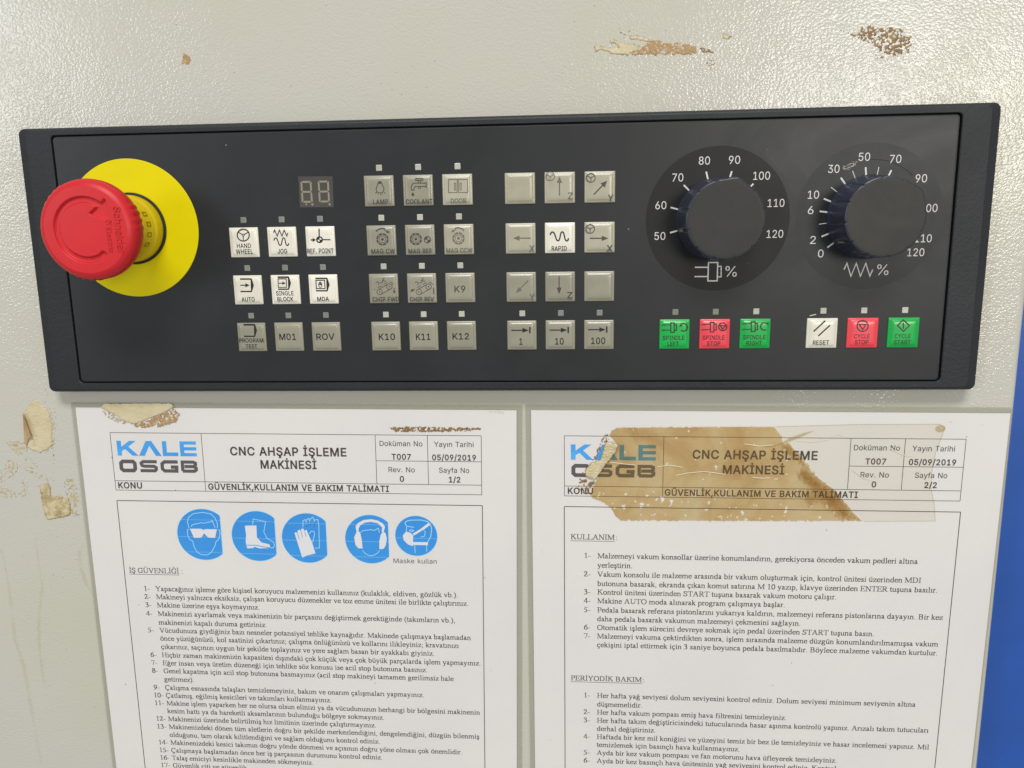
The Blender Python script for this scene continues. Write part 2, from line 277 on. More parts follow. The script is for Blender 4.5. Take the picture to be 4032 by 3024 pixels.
# ------------------------------------------------------------------ lettering
SANS={'%': '338|77 142 60 149 48 160 40 176 37 194 38 215 43 232 54 246 68 255 78 258 98 258 115 251 128 240 135 224 138 206 137 184 132 168 122 154 107 145 98 142|96 165 106 173 112 194 111 214 102 232 88 236 74 232 66 221 64 186 69 173 80 165|240 -4 223 2 206 21 201 38 200 60 203 78 211 94 223 105 240 112 261 112 278 105 290 94 298 78 300 38 295 21 285 8 270 -2 261 -4|258 18 269 26 274 40 274 68 265 86 251 90 237 86 229 75 226 60 227 40 232 26 243 18|66 0 241 254 270 254 95 0', ',': '94|19 -60 34 36 68 36 42 -60', '.': '94|36 1 28 9 25 20 31 37 42 43 54 43 68 32 70 15 64 4 54 -1', '/': '125|117 266 36 -38 7 -38 89 266', '0': '227|113 -3 95 -2 79 3 65 12 53 24 42 39 34 57 29 77 25 101 24 127 25 153 29 177 35 197 43 215 53 230 65 242 79 251 95 256 113 258 131 256 147 251 161 242 174 230 184 215 192 197 198 177 201 153 203 127 201 101 198 77 192 57 184 39 174 24 162 12 147 3 131 -2|125 26 136 30 153 46 160 58 169 88 172 127 169 166 160 197 145 218 136 224 113 230 101 228 82 218 73 208 67 197 58 166 55 148 55 107 58 88 67 58 73 46 91 30 101 26', '1': '227|38 0 38 27 195 27 195 0|138 254 138 0 106 0 106 224 105 224 43 179 43 213 99 254', '2': '227|32 0 32 24 117 114 141 141 152 156 160 178 157 202 149 215 137 224 121 229 102 229 86 224 69 207 64 190 64 181 33 181 34 196 37 209 43 221 60 241 84 253 98 257 112 258 127 257 141 254 164 241 181 223 189 199 191 186 185 159 168 129 133 90 76 30 76 28 195 28 195 0', '3': '227|109 -3 80 0 54 11 44 19 35 29 28 40 24 52 22 66 55 66 59 50 75 33 100 25 129 27 152 40 161 54 165 72 162 90 153 105 146 112 127 121 101 124 78 124 78 150 144 224 144 226 35 226 35 254 186 254 186 230 106 139 106 144 124 145 140 143 154 138 167 131 177 122 192 99 195 86 196 72 195 58 191 45 185 33 177 22 166 13 154 6 141 1 125 -2', '4': '227|20 53 20 79 123 254 155 254 54 83 54 81 207 81 207 53|141 0 141 159 171 159 171 0', '5': '227|111 -3 96 -2 82 1 59 12 49 20 41 30 35 41 30 65 61 65 65 51 80 34 94 27 111 25 130 28 146 38 157 52 163 71 163 92 157 111 145 125 129 135 119 138 92 137 69 127 64 123 34 126 48 254 183 254 183 226 75 226 67 151 97 165 115 167 137 164 156 156 172 143 185 125 193 105 195 82 194 66 191 51 176 26 166 16 141 1 126 -2', '6': '227|113 -3 98 -2 84 1 71 7 60 15 50 25 42 37 36 51 33 65 32 81 35 106 47 134 56 151 126 254 161 254 87 148 110 157 132 156 146 153 169 140 178 131 185 120 193 94 194 79 193 63 190 49 184 36 176 25 166 15 155 7 142 1 128 -2|123 25 139 31 152 43 161 59 164 79 161 98 152 114 139 126 123 132 104 132 87 126 74 114 65 99 62 79 65 59 74 43 87 31 104 25', '7': '227|48 0 162 224 162 226 31 226 31 254 195 254 195 224 82 0', '8': '227|113 -3 97 -2 82 1 68 6 45 21 37 31 31 42 27 54 27 78 33 98 43 114 58 126 76 133 55 145 46 154 40 165 36 177 36 203 45 225 62 242 73 249 85 254 99 257 113 258 128 257 141 254 153 249 173 234 181 225 190 203 190 177 186 165 180 154 162 138 150 132 168 126 183 114 194 98 200 78 199 54 195 42 189 31 181 21 171 13 145 1 130 -2|124 25 142 30 156 40 165 53 168 78 161 94 149 107 133 115 113 118 93 115 77 107 65 94 58 78 58 61 64 46 76 34 92 27 102 25|122 145 144 154 154 165 160 188 154 210 138 225 113 230 96 228 82 221 72 210 66 188 72 165 82 154 96 147 104 145', '9': '227|113 258 128 257 142 253 155 247 166 239 176 229 184 217 190 204 193 189 194 161 186 135 180 120 158 84 100 0 65 0 151 124 144 111 128 101 109 97 94 98 69 107 58 114 41 134 36 147 33 161 32 176 33 191 36 205 42 218 50 230 71 247 84 253 98 257|104 229 87 223 74 211 63 186 63 166 69 148 80 134 95 125 113 122 123 122 139 129 152 140 161 156 164 175 161 195 152 211 139 223 123 229', 'A': '240|8 0 101 254 138 254 231 0 198 0 136 173 116 239 123 239 102 172 95 151 43 0|55 71 55 99 185 99 185 71', 'B': '228|30 0 30 254 121 254 137 253 152 250 175 239 190 221 198 199 197 168 189 153 172 139 157 133 182 123 196 110 205 92 208 81 208 56 200 33 184 16 172 9 158 4 142 1 123 0|62 29 122 29 140 30 154 34 165 40 172 48 178 68 175 85 166 99 153 109 135 115 62 115|62 143 128 143 144 148 157 157 165 170 168 186 167 197 163 206 147 221 135 225 120 226 62 226', 'C': '255|113 -2 93 4 75 12 59 25 46 40 35 58 27 78 22 101 20 127 22 153 27 176 35 197 46 215 59 230 75 242 93 251 113 256 134 258 158 255 181 248 201 236 217 219 234 187 236 174 204 174 199 190 185 209 165 222 142 228 119 227 105 223 92 216 80 207 62 182 53 148 52 127 53 107 57 88 63 72 80 47 92 38 105 32 119 28 134 26 158 30 179 40 195 57 204 80 236 80 234 68 224 45 210 27 192 12 170 2 146 -3', 'D': '251|109 0 48 0 48 29 107 29 127 30 144 34 159 40 171 49 182 61 195 90 200 128 195 165 190 180 182 194 172 205 160 214 145 221 129 225 110 226 47 226 47 254 113 254 136 253 157 248 176 239 192 228 206 213 217 196 225 175 229 153 231 128 229 102 224 80 217 59 206 42 192 27 175 15 156 7 134 2|62 254 62 0 30 0 30 254', 'E': '209|30 0 30 254 186 254 186 226 62 226 62 143 178 143 178 114 62 114 62 29 188 29 188 0', 'F': '205|30 0 30 254 185 254 185 226 62 226 62 139 173 139 173 111 62 111 62 0', 'G': '260|134 -3 113 -2 93 4 75 13 59 25 45 40 35 58 27 78 22 102 20 127 22 153 27 176 35 197 45 215 59 230 74 242 92 251 112 256 132 258 158 255 192 242 210 227 225 208 234 186 237 174 204 174 194 197 172 218 150 226 133 228 118 227 104 223 80 207 70 196 62 182 53 148 52 127 53 107 57 88 63 72 71 59 81 47 92 38 105 32 119 28 134 26 148 27 172 36 183 43 191 51 198 62 203 74 206 87 207 101 217 100 141 100 141 128 239 128 239 100 237 80 233 62 225 45 215 31 203 19 188 9 172 2 154 -2', 'H': '258|30 0 30 254 62 254 62 144 196 144 196 254 228 254 228 0 196 0 196 116 62 116 62 0', 'I': '150|16 0 16 29 59 29 59 226 16 226 16 254 135 254 135 226 91 226 91 29 135 29 135 0', 'J': '198|93 -3 71 -1 53 5 38 16 26 31 19 50 17 86 49 86 50 58 54 47 61 37 70 30 80 26 105 26 115 30 124 37 131 47 135 58 136 73 136 254 168 254 168 73 166 50 159 31 147 16 132 5 113 -1', 'K': '233|52 73 52 108 93 159 106 172 182 254 224 254 116 138 114 138|30 0 30 254 62 254 62 0|186 0 94 130 114 155 224 0', 'L': '196|30 0 30 254 62 254 62 29 181 29 181 0', 'M': '314|30 0 30 254 76 254 139 94 158 36 161 24 154 24 176 94 238 254 284 254 284 0 252 0 252 177 253 229 254 221 228 145 171 0 143 0 83 150 56 229 60 222 60 186 61 145 61 0', 'N': '262|30 0 30 254 68 254 172 91 203 36 207 27 202 27 199 97 199 254 232 254 232 0 193 0 101 145 79 181 54 226 60 227 62 145 62 0', 'O': '267|133 -3 112 -2 93 4 75 12 59 25 46 40 35 58 27 78 22 101 20 127 22 153 27 176 35 197 46 215 59 230 75 242 93 251 112 256 133 258 155 256 174 251 192 242 208 230 221 215 232 197 240 176 245 153 247 127 245 101 240 78 232 58 221 40 208 25 192 12 174 4 155 -2|133 26 148 28 162 32 175 38 186 47 196 58 204 72 210 88 214 106 215 127 214 148 210 166 204 182 196 196 186 207 175 216 162 223 148 227 133 228 119 227 105 223 92 216 81 207 71 196 63 182 57 166 53 148 52 127 53 106 57 88 63 72 71 58 81 47 92 38 105 32 119 28', 'P': '222|30 0 30 254 118 254 136 253 152 250 166 244 178 236 195 215 203 189 204 174 203 159 200 145 195 133 187 121 178 112 166 104 152 98 136 94 118 93 55 93 55 121 116 121 139 124 156 133 167 147 172 164 172 184 167 201 156 214 139 223 116 226 62 226 62 0', 'Q': '267|123 80 156 80 234 -24 200 -24 166 23|133 -3 112 -2 93 4 75 12 59 25 46 40 35 58 27 78 22 101 20 127 22 153 27 176 35 197 46 215 59 230 75 242 93 251 112 256 133 258 155 256 174 251 192 242 208 230 221 215 232 197 240 176 245 153 247 127 245 101 240 78 232 58 221 40 208 25 192 12 174 4 155 -2|133 26 148 28 162 32 175 38 186 47 196 58 204 72 210 88 214 106 215 127 214 148 210 166 204 182 196 196 186 207 175 216 162 223 148 227 133 228 119 227 105 223 92 216 81 207 71 196 63 182 57 166 53 148 52 127 53 106 57 88 63 72 71 58 81 47 92 38 105 32 119 28', 'R': '224|30 0 30 254 118 254 136 253 153 250 167 244 178 237 188 227 195 217 204 191 205 176 204 161 195 136 188 125 178 116 152 103 136 100 118 99 48 99 48 128 129 128 149 133 162 143 170 158 173 176 170 194 162 209 149 220 129 225 116 226 62 226 62 0|177 0 115 115 151 115 214 0', 'S': '223|112 -4 94 -3 78 0 51 11 32 30 25 42 21 54 19 68 52 68 57 51 68 38 83 29 102 25 123 25 143 30 159 40 169 53 173 70 170 84 155 99 122 111 72 126 56 135 43 145 34 156 28 170 26 186 27 200 31 213 37 224 46 234 69 249 83 254 97 257 114 258 130 257 145 254 158 249 180 234 189 224 199 202 200 189 169 189 166 201 160 211 151 219 140 225 127 228 102 229 84 224 70 215 61 203 58 180 65 167 85 154 106 147 148 135 172 124 186 113 197 99 203 80 203 56 199 43 185 21 162 5 147 0 130 -3', 'T': '224|16 226 16 254 208 254 208 226 128 226 128 0 96 0 96 226', 'U': '259|129 -4 110 -3 93 1 77 8 63 17 52 27 42 40 31 70 30 87 30 254 62 254 62 89 66 66 77 48 84 40 104 29 129 26 155 29 175 40 188 57 193 66 196 89 196 254 229 254 229 87 227 70 223 54 216 40 207 27 182 8 166 1 149 -3', 'V': '240|102 0 8 254 42 254 108 69 124 15 117 15 133 69 145 103 197 254 231 254 139 0', 'W': '343|78 0 8 254 41 254 84 90 92 55 96 29 112 98 153 254 190 254 233 90 249 20 244 20 261 98 302 254 335 254 265 0 228 0 181 172 170 222 168 237 175 237 165 185 159 161 115 0', 'X': '237|9 0 109 142 109 118 15 254 52 254 102 181 122 146 116 146 136 181 187 254 223 254 129 119 129 143 228 0 191 0 134 83 115 116 122 116 110 93 46 0', 'Y': '236|102 0 102 104 8 254 46 254 96 172 107 155 125 115 112 115 121 137 140 172 191 254 228 254 134 104 134 0', 'Z': '219|21 0 21 23 137 193 165 230 170 238 174 227 111 226 20 226 20 254 198 254 198 231 73 48 49 17 45 27 97 28 107 29 200 29 200 0', 'a': '195|68 -4 47 2 30 14 19 32 15 54 18 73 26 87 39 97 80 109 123 114 137 123 136 142 125 158 106 165 82 164 63 154 52 142 50 137 20 146 32 165 39 173 66 188 87 192 119 190 143 180 156 168 165 150 168 139 168 0 138 0 138 26 121 8 100 -2 90 -4|96 23 114 29 127 40 135 54 138 69 138 95 105 86 67 79 52 70 46 52 51 36 65 26 78 23', 'c': '198|87 -3 72 1 58 8 46 17 36 29 28 43 22 58 18 75 17 94 18 113 22 130 28 146 36 159 46 171 58 180 72 187 87 191 113 192 138 186 159 173 170 161 181 138 151 131 139 152 126 161 104 165 81 161 65 148 54 129 49 106 49 81 54 59 65 40 81 28 92 24 116 24 139 36 152 59 181 51 171 28 160 16 146 6 113 -4', 'd': '212|82 -3 68 1 44 17 27 42 18 75 17 94 18 113 22 131 27 146 35 160 45 171 56 180 69 187 83 191 109 192 133 182 144 173 155 160 155 254 186 254 186 0 156 0 156 29 133 6 118 -1 109 -3|113 24 132 32 145 48 153 69 156 95 153 120 145 141 132 156 113 164 91 164 72 156 59 140 54 131 49 108 49 82 54 58 65 40 81 28 91 24', 'e': '202|106 -4 88 -3 73 1 58 8 46 17 36 29 28 42 22 58 18 75 17 93 18 112 22 129 28 145 36 159 46 170 58 180 71 187 86 191 113 192 133 187 151 177 167 162 179 141 185 113 186 85 37 85 37 110 169 110 155 101 152 124 144 143 131 157 113 164 92 164 73 157 59 143 51 125 48 105 49 75 55 53 67 37 85 26 114 23 138 32 153 53 182 45 174 27 160 13 141 2 119 -3', 'f': '127|114 190 114 164 3 164 3 190|40 0 40 216 44 235 53 250 76 262 100 265 121 260 114 234 97 237 82 234 74 225 71 209 71 0', 'h': '205|57 113 57 0 26 0 26 254 57 254 57 144 51 144 58 159 66 172 76 181 87 187 100 191 126 191 137 189 157 178 170 160 175 149 178 135 179 120 179 0 148 0 148 118 147 131 143 143 128 159 105 165 80 159 68 148 60 133', 'i': '83|26 0 26 190 57 190 57 0|31 224 21 236 23 252 36 261 52 259 62 247 60 231 47 222', 'k': '190|55 68 55 106 60 106 142 190 180 190 92 100 89 100|26 0 26 254 57 254 57 0|147 0 74 93 96 114 186 0', 'l': '95|56 0 45 4 37 10 27 29 26 42 26 254 57 254 57 42 63 28 85 27 90 1 73 -1', 'm': '305|26 0 26 190 56 190 56 148 61 166 72 179 86 188 102 193 123 192 144 180 157 160 160 147 156 147 163 164 175 178 199 191 218 193 239 190 249 186 264 173 275 154 278 141 278 0 248 0 248 127 247 139 243 149 228 161 209 165 194 163 181 156 170 139 168 124 168 0 137 0 137 130 136 140 126 156 110 164 92 165 73 156 63 145 58 129 57 119 57 0', 'n': '205|57 113 57 0 26 0 26 190 56 190 56 144 51 144 58 159 66 172 76 181 87 187 100 191 126 191 137 189 156 178 164 170 175 149 178 135 179 120 179 0 148 0 148 118 147 131 143 143 128 159 105 165 80 159 68 148 60 133', 'o': '208|104 -4 87 -3 72 1 58 8 46 17 36 29 28 43 22 58 18 75 17 94 18 113 22 130 28 146 36 159 46 171 58 180 72 187 87 191 104 192 120 191 136 187 149 180 161 171 180 146 186 130 191 94 186 58 180 43 171 29 161 17 149 8 136 1 120 -3|116 24 135 33 143 40 154 59 159 81 159 106 154 129 143 148 126 161 104 165 81 161 65 148 54 129 49 106 49 81 54 59 65 40 81 28 92 24', 'r': '130|26 0 26 190 56 190 56 160 68 177 76 184 96 191 122 192 122 161 103 163 80 157 67 148 60 135 57 118 57 0', 's': '182|67 -2 46 6 31 19 25 27 18 47 47 53 55 36 70 26 91 23 113 26 129 37 134 51 131 63 122 72 106 78 75 85 59 90 46 96 36 104 29 113 25 124 23 137 27 157 39 173 58 185 81 191 106 192 127 186 143 176 155 162 162 145 134 139 127 152 114 163 94 166 74 163 59 153 54 139 58 126 76 114 115 105 131 100 153 86 160 76 164 66 166 53 165 43 156 24 140 9 130 3 118 -1 105 -3', 't': '114|102 190 102 164 3 164 3 190|32 236 63 236 63 49 65 35 72 27 98 26 101 27 107 1 84 -2 69 -1 56 4 46 11 38 20 34 32 32 46', 'u': '205|91 -3 68 1 57 5 41 20 30 41 27 54 26 69 26 190 57 190 57 72 58 58 68 37 88 26 109 26 125 31 137 41 145 57 148 76 148 190 179 190 179 0 149 0 149 46 154 46 147 30 139 18 129 8 117 2', 'v': '195|81 0 9 190 42 190 83 78 103 10 92 10 108 66 112 78 152 190 186 190 113 0', 'y': '195|24 -69 31 -43 57 -43 69 -32 81 -1 9 190 42 190 83 78 96 32 103 10 92 10 104 55 112 78 153 190 186 190 102 -29 88 -54 70 -68 46 -73', 'Ç': '255|113 -2 93 4 75 12 59 25 46 40 35 58 27 78 22 101 20 127 22 153 27 176 35 197 46 215 59 230 75 242 93 251 113 256 134 258 158 255 181 248 201 236 217 219 234 187 236 174 204 174 199 190 185 209 165 222 142 228 119 227 105 223 92 216 80 207 62 182 53 148 52 127 53 107 57 88 63 72 80 47 92 38 105 32 119 28 134 26 158 30 179 40 195 57 204 80 236 80 234 68 224 45 210 27 192 12 170 2 146 -3|114 -73 114 -55 147 -53 149 -37 134 -33 120 -33 125 6 142 6 142 -16 160 -20 170 -29 174 -44 173 -53 164 -66 147 -72', 'Ü': '259|129 -4 110 -3 93 1 77 8 63 17 52 27 42 40 31 70 30 87 30 254 62 254 62 89 66 66 77 48 84 40 104 29 129 26 155 29 175 40 188 57 193 66 196 89 196 254 229 254 229 87 227 70 223 54 216 40 207 27 182 8 166 1 149 -3|155 289 146 301 148 316 160 326 175 324 185 312 183 296 171 287|83 289 74 301 76 316 88 326 104 324 113 312 111 296 99 287', 'ü': '205|91 -3 68 1 57 5 41 20 30 41 27 54 26 69 26 190 57 190 57 72 58 58 68 37 88 26 109 26 125 31 137 41 145 57 148 76 148 190 179 190 179 0 149 0 149 46 154 46 147 30 139 18 129 8 117 2|128 224 119 236 121 252 133 261 148 259 158 247 156 231 144 222|56 224 47 236 49 252 61 261 77 259 86 247 84 231 72 222', 'İ': '150|16 0 16 29 59 29 59 226 16 226 16 254 135 254 135 226 91 226 91 29 135 29 135 0|65 289 55 301 57 316 70 326 86 324 96 312 94 296 81 287', 'ı': '83|26 0 26 190 57 190 57 0', 'Ş': '223|112 -4 94 -3 78 0 51 11 32 30 25 42 21 54 19 68 52 68 57 51 68 38 83 29 102 25 123 25 143 30 159 40 169 53 173 70 170 84 155 99 122 111 72 126 56 135 43 145 34 156 28 170 26 186 27 200 31 213 37 224 46 234 69 249 83 254 97 257 114 258 130 257 145 254 158 249 180 234 189 224 199 202 200 189 169 189 166 201 160 211 151 219 140 225 127 228 102 229 84 224 70 215 61 203 58 180 65 167 85 154 106 147 148 135 172 124 186 113 197 99 203 80 203 56 199 43 185 21 162 5 147 0 130 -3|93 -71 93 -53 126 -51 128 -36 119 -31 99 -31 104 8 120 8 120 -15 139 -18 149 -27 153 -42 152 -51 143 -64 125 -71'}
CAP = 254.0
_gc = {}
def glyph(F, ch):
    if ch not in _gc:
        p = F[ch].split('|'); loops = [pairs([int(t) for t in q.split()]) for q in p[1:] if q]
        flat = [Vector(q) for l in loops for q in l]; ed = []; b = 0
        for l in loops: ed += [(b + i, b + (i + 1) % len(l)) for i in range(len(l))]; b += len(l)
        vs, _, fs, _, _, _ = delaunay_2d_cdt(flat, ed, [], 0, 0.01)
        def wind(x, y):
            n = 0
            for l in loops:
                for i in range(len(l)):
                    (x1, y1), (x2, y2) = l[i - 1], l[i]
                    if (y1 > y) != (y2 > y) and x < (x2 - x1) * (y - y1) / (y2 - y1) + x1: n += 1 if y2 > y1 else -1
            return n
        keep = []
        for f in fs:
            cx = sum(vs[i][0] for i in f) / len(f) + .013; cy = sum(vs[i][1] for i in f) / len(f) + .017
            if wind(cx, cy): keep.append(list(f))
        _gc[ch] = (int(p[0]), [(q[0], q[1]) for q in vs], keep, loops)
    return _gc[ch]
def text(mb, s, F, x0, x1, y, cap, z, xf=None, bold=0.0):
    """fit the string between x0 and x1 with its baseline at y and capital height cap"""
    x = 0; items = []; bo = bold
    for ch in s:
        if ch == ' ': x += 125; continue
        a, pts, fs, lp = glyph(F, ch); items.append((x, pts, fs, lp)); x += a + bo * .8
    lo = min(px + it[0] for it in items for l in it[3] for px, _ in l) - bo / 2; hi = max(px + it[0] for it in items for l in it[3] for px, _ in l) + bo / 2
    sx = (x1 - x0) / (hi - lo); sy = cap / (CAP + bo)
    for gx, pts, fs, lp in items:
        zz = z + mb.lift() * 0.5
        tf = lambda px, py: ((gx + px - lo) * sx + x0, (py + bo / 2) * sy + y)
        P = [tf(*p) for p in pts]
        if xf: P = [xf(*p) for p in P]
        mb.add([(p[0], p[1], zz) for p in P], fs)
        if bo:
            for l in lp:
                P = [tf(*p) for p in l + l[:1]]
                if xf: P = [xf(*p) for p in P]
                stroke(mb, P, bo * (sx + sy) / 2, zz + .006)
# a book serif drawn with a broad pen: skeleton strokes, thick uprights, thin level strokes
def A_(cx, cy, rx, ry, a0, a1, n=9):
    return [(cx + rx * math.cos(math.radians(a0 + (a1 - a0) * i / n)), cy + ry * math.sin(math.radians(a0 + (a1 - a0) * i / n))) for i in range(n + 1)]
K_, T_, S_ = (96, 50), (56, 46), (50, 42)     # pens: thick, thin, serif
def st(x, y0, y1): return (K_, [(x, y0 + 15), (x, y1 - 15)])
def sf(x0, x1, y): return (S_, [(x0 + 15, y), (x1 - 15, y)])
def serif_glyphs():
    g = {}
    b, X, H = 13, 437, 649
    cup = (T_, [(0, 0)])
    g['a'] = (444, [(K_, A_(190, 330, 95, 110, 165, 0, 8) + [(286, 80), (320, 30)]), (T_, [(320, 25), (365, 25), (410, 55)]), (K_, [(286, 265), (150, 215), (90, 160), (85, 95), (120, 40)]), (T_, [(120, 28), (170, 20), (250, 60), (286, 95)])])
    g['b'] = (500, [st(105, 10, 683), sf(10, 130, 665), (K_, A_(250, 225, 165, 212, 140, -150, 14))])
    g['c'] = (444, [(K_, A_(240, 225, 175, 212, 45, 315, 12)), (K_, [(360, 345), (365, 360)])])
    g['d'] = (500, [st(380, 20, 683), sf(300, 400, 665), sf(390, 480, 25), (K_, A_(240, 225, 170, 212, 40, 320, 12))])
    g['e'] = (444, [(K_, A_(235, 225, 170, 212, 12, 325, 13)), (T_, [(75, 262), (400, 262)])])
    g['f'] = (333, [(K_, [(130, 20), (130, 560)] + A_(230, 560, 95, 100, 170, 50, 5)), sf(20, 240, b), (T_, [(25, 430), (300, 430)])])
    g['g'] = (500, [(K_, A_(220, 300, 125, 138, 0, 360, 14)), (T_, [(330, 385), (460, 400)]), (T_, [(160, 170), (90, 110), (130, 65), (370, 35)]), (K_, A_(240, -75, 180, 112, 60, -240, 12))])
    g['h'] = (500, [st(110, 10, 683), sf(10, 130, 665), sf(15, 215, b), (K_, A_(250, 300, 130, 130, 150, 0, 7) + [(380, 20)]), sf(300, 485, b)])
    g['ı'] = (278, [st(138, 10, 450), sf(25, 150, 425), sf(20, 255, b)])
    dot = lambda x, y: (K_, [(x - 6, y - 22), (x - 6, y + 22)])
    g['i'] = (278, g['ı'][1] + [dot(138, 610)])
    g['k'] = (500, [st(110, 10, 683), sf(10, 130, 665), sf(15, 215, b), (T_, [(130, 210), (370, 430)]), sf(280, 450, X), (K_, [(215, 275), (410, 25)]), sf(300, 495, b)])
    g['l'] = (278, [st(138, 10, 683), sf(25, 150, 665), sf(20, 255, b)])
    g['m'] = (778, [st(110, 10, 450), sf(15, 120, 425), sf(15, 215, b), (K_, A_(250, 300, 130, 130, 150, 0, 7) + [(380, 20)]), sf(290, 480, b), (K_, A_(525, 300, 130, 130, 150, 0, 7) + [(655, 20)]), sf(565, 765, b)])
    g['n'] = (500, [st(110, 10, 450), sf(15, 120, 425), sf(15, 215, b), (K_, A_(250, 300, 130, 130, 150, 0, 7) + [(380, 20)]), sf(290, 485, b)])
    g['o'] = (500, [(K_, A_(250, 225, 182, 212, 0, 360, 18))])
    g['p'] = (500, [st(110, -205, 450), sf(10, 120, 425), sf(10, 220, -205), (K_, A_(250, 225, 168, 212, 145, -145, 13))])
    g['r'] = (333, [st(110, 10, 450), sf(10, 120, 425), sf(15, 235, b), (K_, [(130, 330), (200, 410), (255, 425), (300, 400)])])
    g['s'] = (389, [(K_, [(300, 355), (260, 415), (180, 435), (105, 395), (100, 320), (190, 250), (290, 185), (310, 110), (260, 40), (180, 18), (90, 60), (70, 120)])])
    g['t'] = (278, [(K_, [(120, 570), (120, 90), (150, 35), (200, 25), (255, 60)]), (T_, [(15, 432), (255, 432)])])
    g['u'] = (500, [(K_, [(110, 430)] + A_(240, 150, 130, 130, 180, 330, 7)), sf(10, 130, 432), st(385, 20, 445), sf(300, 400, 432), sf(395, 485, 25)])
    g['v'] = (500, [(K_, [(85, 430), (255, 20)]), (T_, [(255, 20), (415, 430)]), sf(10, 200, X), sf(330, 480, X)])
    g['y'] = (500, [(K_, [(85, 430), (265, 30)]), (T_, [(415, 430), (250, -20), (190, -160), (130, -195)]), (K_, [(75, -175), (110, -195)]), sf(10, 200, X), sf(330, 480, X)])
    g['z'] = (444, [(T_, [(50, 320), (60, 430), (380, 430)]), (K_, [(380, 420), (75, 25)]), (T_, [(60, 20), (390, 20), (410, 130)])])
    g['A'] = (722, [(T_, [(95, 20), (350, 650)]), (K_, [(350, 650), (590, 20)]), (T_, [(200, 230), (490, 230)]), sf(10, 215, b), sf(480, 705, b)])
    g['B'] = (667, [st(155, 0, 662), sf(20, 200, b), sf(20, 200, H), (K_, [(190, H), (340, 645)] + A_(340, 500, 150, 148, 80, -80, 6) + [(200, 350)]), (K_, [(340, 350)] + A_(370, 182, 170, 165, 80, -80, 6) + [(180, 15)])])
    g['D'] = (722, [st(155, 0, 662), sf(20, 200, b), sf(20, 200, H), (K_, [(180, H), (310, 645)] + A_(330, 330, 290, 316, 80, -80, 11) + [(180, 15)])])
    g['E'] = (611, [st(150, 0, 662), (T_, [(20, b), (550, b), (590, 150)]), (T_, [(20, H), (530, H), (540, 520)]), (T_, [(160, 345), (410, 345)]), (T_, [(425, 250), (425, 430)])])
    g['G'] = (722, [(K_, A_(370, 325, 285, 320, 40, 310, 14)), st(590, 20, 330), sf(470, 700, 318), (T_, [(620, 480), (610, 660)])])
    g['Ç'] = (667, [(K_, A_(350, 325, 280, 320, 45, 312, 13)), (T_, [(580, 480), (575, 660)]), (K_, [(340, -30), (390, -90), (340, -180), (280, -190)])])
    g['H'] = (722, [st(150, 0, 662), st(570, 0, 662), sf(20, 285, b), sf(20, 285, H), sf(440, 705, b), sf(440, 705, H), (T_, [(170, 335), (560, 335)])])
    g['I'] = (333, [st(166, 0, 662), sf(20, 315, b), sf(20, 315, H)])
    g['K'] = (722, [st(155, 0, 662), sf(20, 290, b), sf(20, 290, H), (T_, [(200, 330), (540, 640)]), sf(430, 690, H), (K_, [(300, 400), (620, 20)]), sf(480, 722, b)])
    g['L'] = (611, [st(150, 0, 662), sf(20, 290, H), (T_, [(20, b), (550, b), (590, 170)])])
    g['M'] = (889, [(T_, [(130, 10), (130, 640)]), (K_, [(140, 640), (440, 40)]), (T_, [(440, 40), (725, 640)]), st(755, 0, 662), sf(20, 240, b), sf(640, 870, b), sf(15, 150, H), sf(735, 870, H)])
    g['N'] = (722, [(T_, [(130, 10), (130, 640)]), (K_, [(130, 630), (590, 20)]), (T_, [(595, 20), (595, 650)]), sf(15, 240, b), sf(10, 160, H), sf(480, 705, H)])
    g['O'] = (722, [(K_, A_(361, 325, 290, 322, 0, 360, 20))])
    g['P'] = (556, [st(150, 0, 662), sf(20, 290, b), sf(20, 200, H), (K_, [(180, H), (310, 645)] + A_(320, 480, 180, 168, 80, -80, 8) + [(200, 305)])])
    g['R'] = (667, [st(150, 0, 662), sf(20, 290, b), sf(20, 200, H), (K_, [(180, H), (310, 645)] + A_(320, 490, 175, 158, 80, -80, 8) + [(200, 325)]), (K_, [(310, 320), (570, 25)]), sf(480, 660, b)])
    g['S'] = (556, [(K_, [(455, 500), (440, 600), (330, 650), (210, 640), (115, 570), (110, 480), (180, 400), (320, 330), (440, 250), (460, 160), (400, 60), (270, 15), (150, 40), (75, 110), (65, 190)])])
    g['T'] = (611, [st(305, 0, 662), sf(170, 440, b), (T_, [(35, 510), (45, H), (570, H), (580, 510)])])
    g['U'] = (722, [(K_, [(150, 640), (150, 230)] + A_(360, 220, 210, 200, 180, 330, 7)), (T_, [(560, 120), (600, 230), (600, 645)]), sf(20, 280, H), sf(500, 705, H)])
    g['V'] = (722, [(K_, [(120, 640), (365, 15)]), (T_, [(365, 15), (605, 640)]), sf(20, 235, H), sf(490, 705, H)])
    g['Y'] = (722, [(K_, [(120, 640), (360, 310)]), (T_, [(360, 310), (590, 640)]), st(360, 0, 330), sf(225, 490, b), sf(20, 240, H), sf(480, 705, H)])
    ced = lambda x: (K_, [(x, -20), (x + 45, -80), (x + 5, -165), (x - 50, -180)])
    g['ç'] = (444, g['c'][1] + [ced(240)]); g['ş'] = (389, g['s'][1] + [ced(195)]); g['Ş'] = (556, g['S'][1] + [ced(280)])
    brv = lambda x, y: (T_, A_(x, y, 90, 75, 190, 350, 5))
    g['ğ'] = (500, g['g'][1] + [brv(230, 620)]); g['Ğ'] = (722, g['G'][1] + [brv(370, 850)])
    g['ü'] = (500, g['u'][1] + [dot(165, 595), dot(345, 595)]); g['ö'] = (500, g['o'][1] + [dot(165, 595), dot(345, 595)])
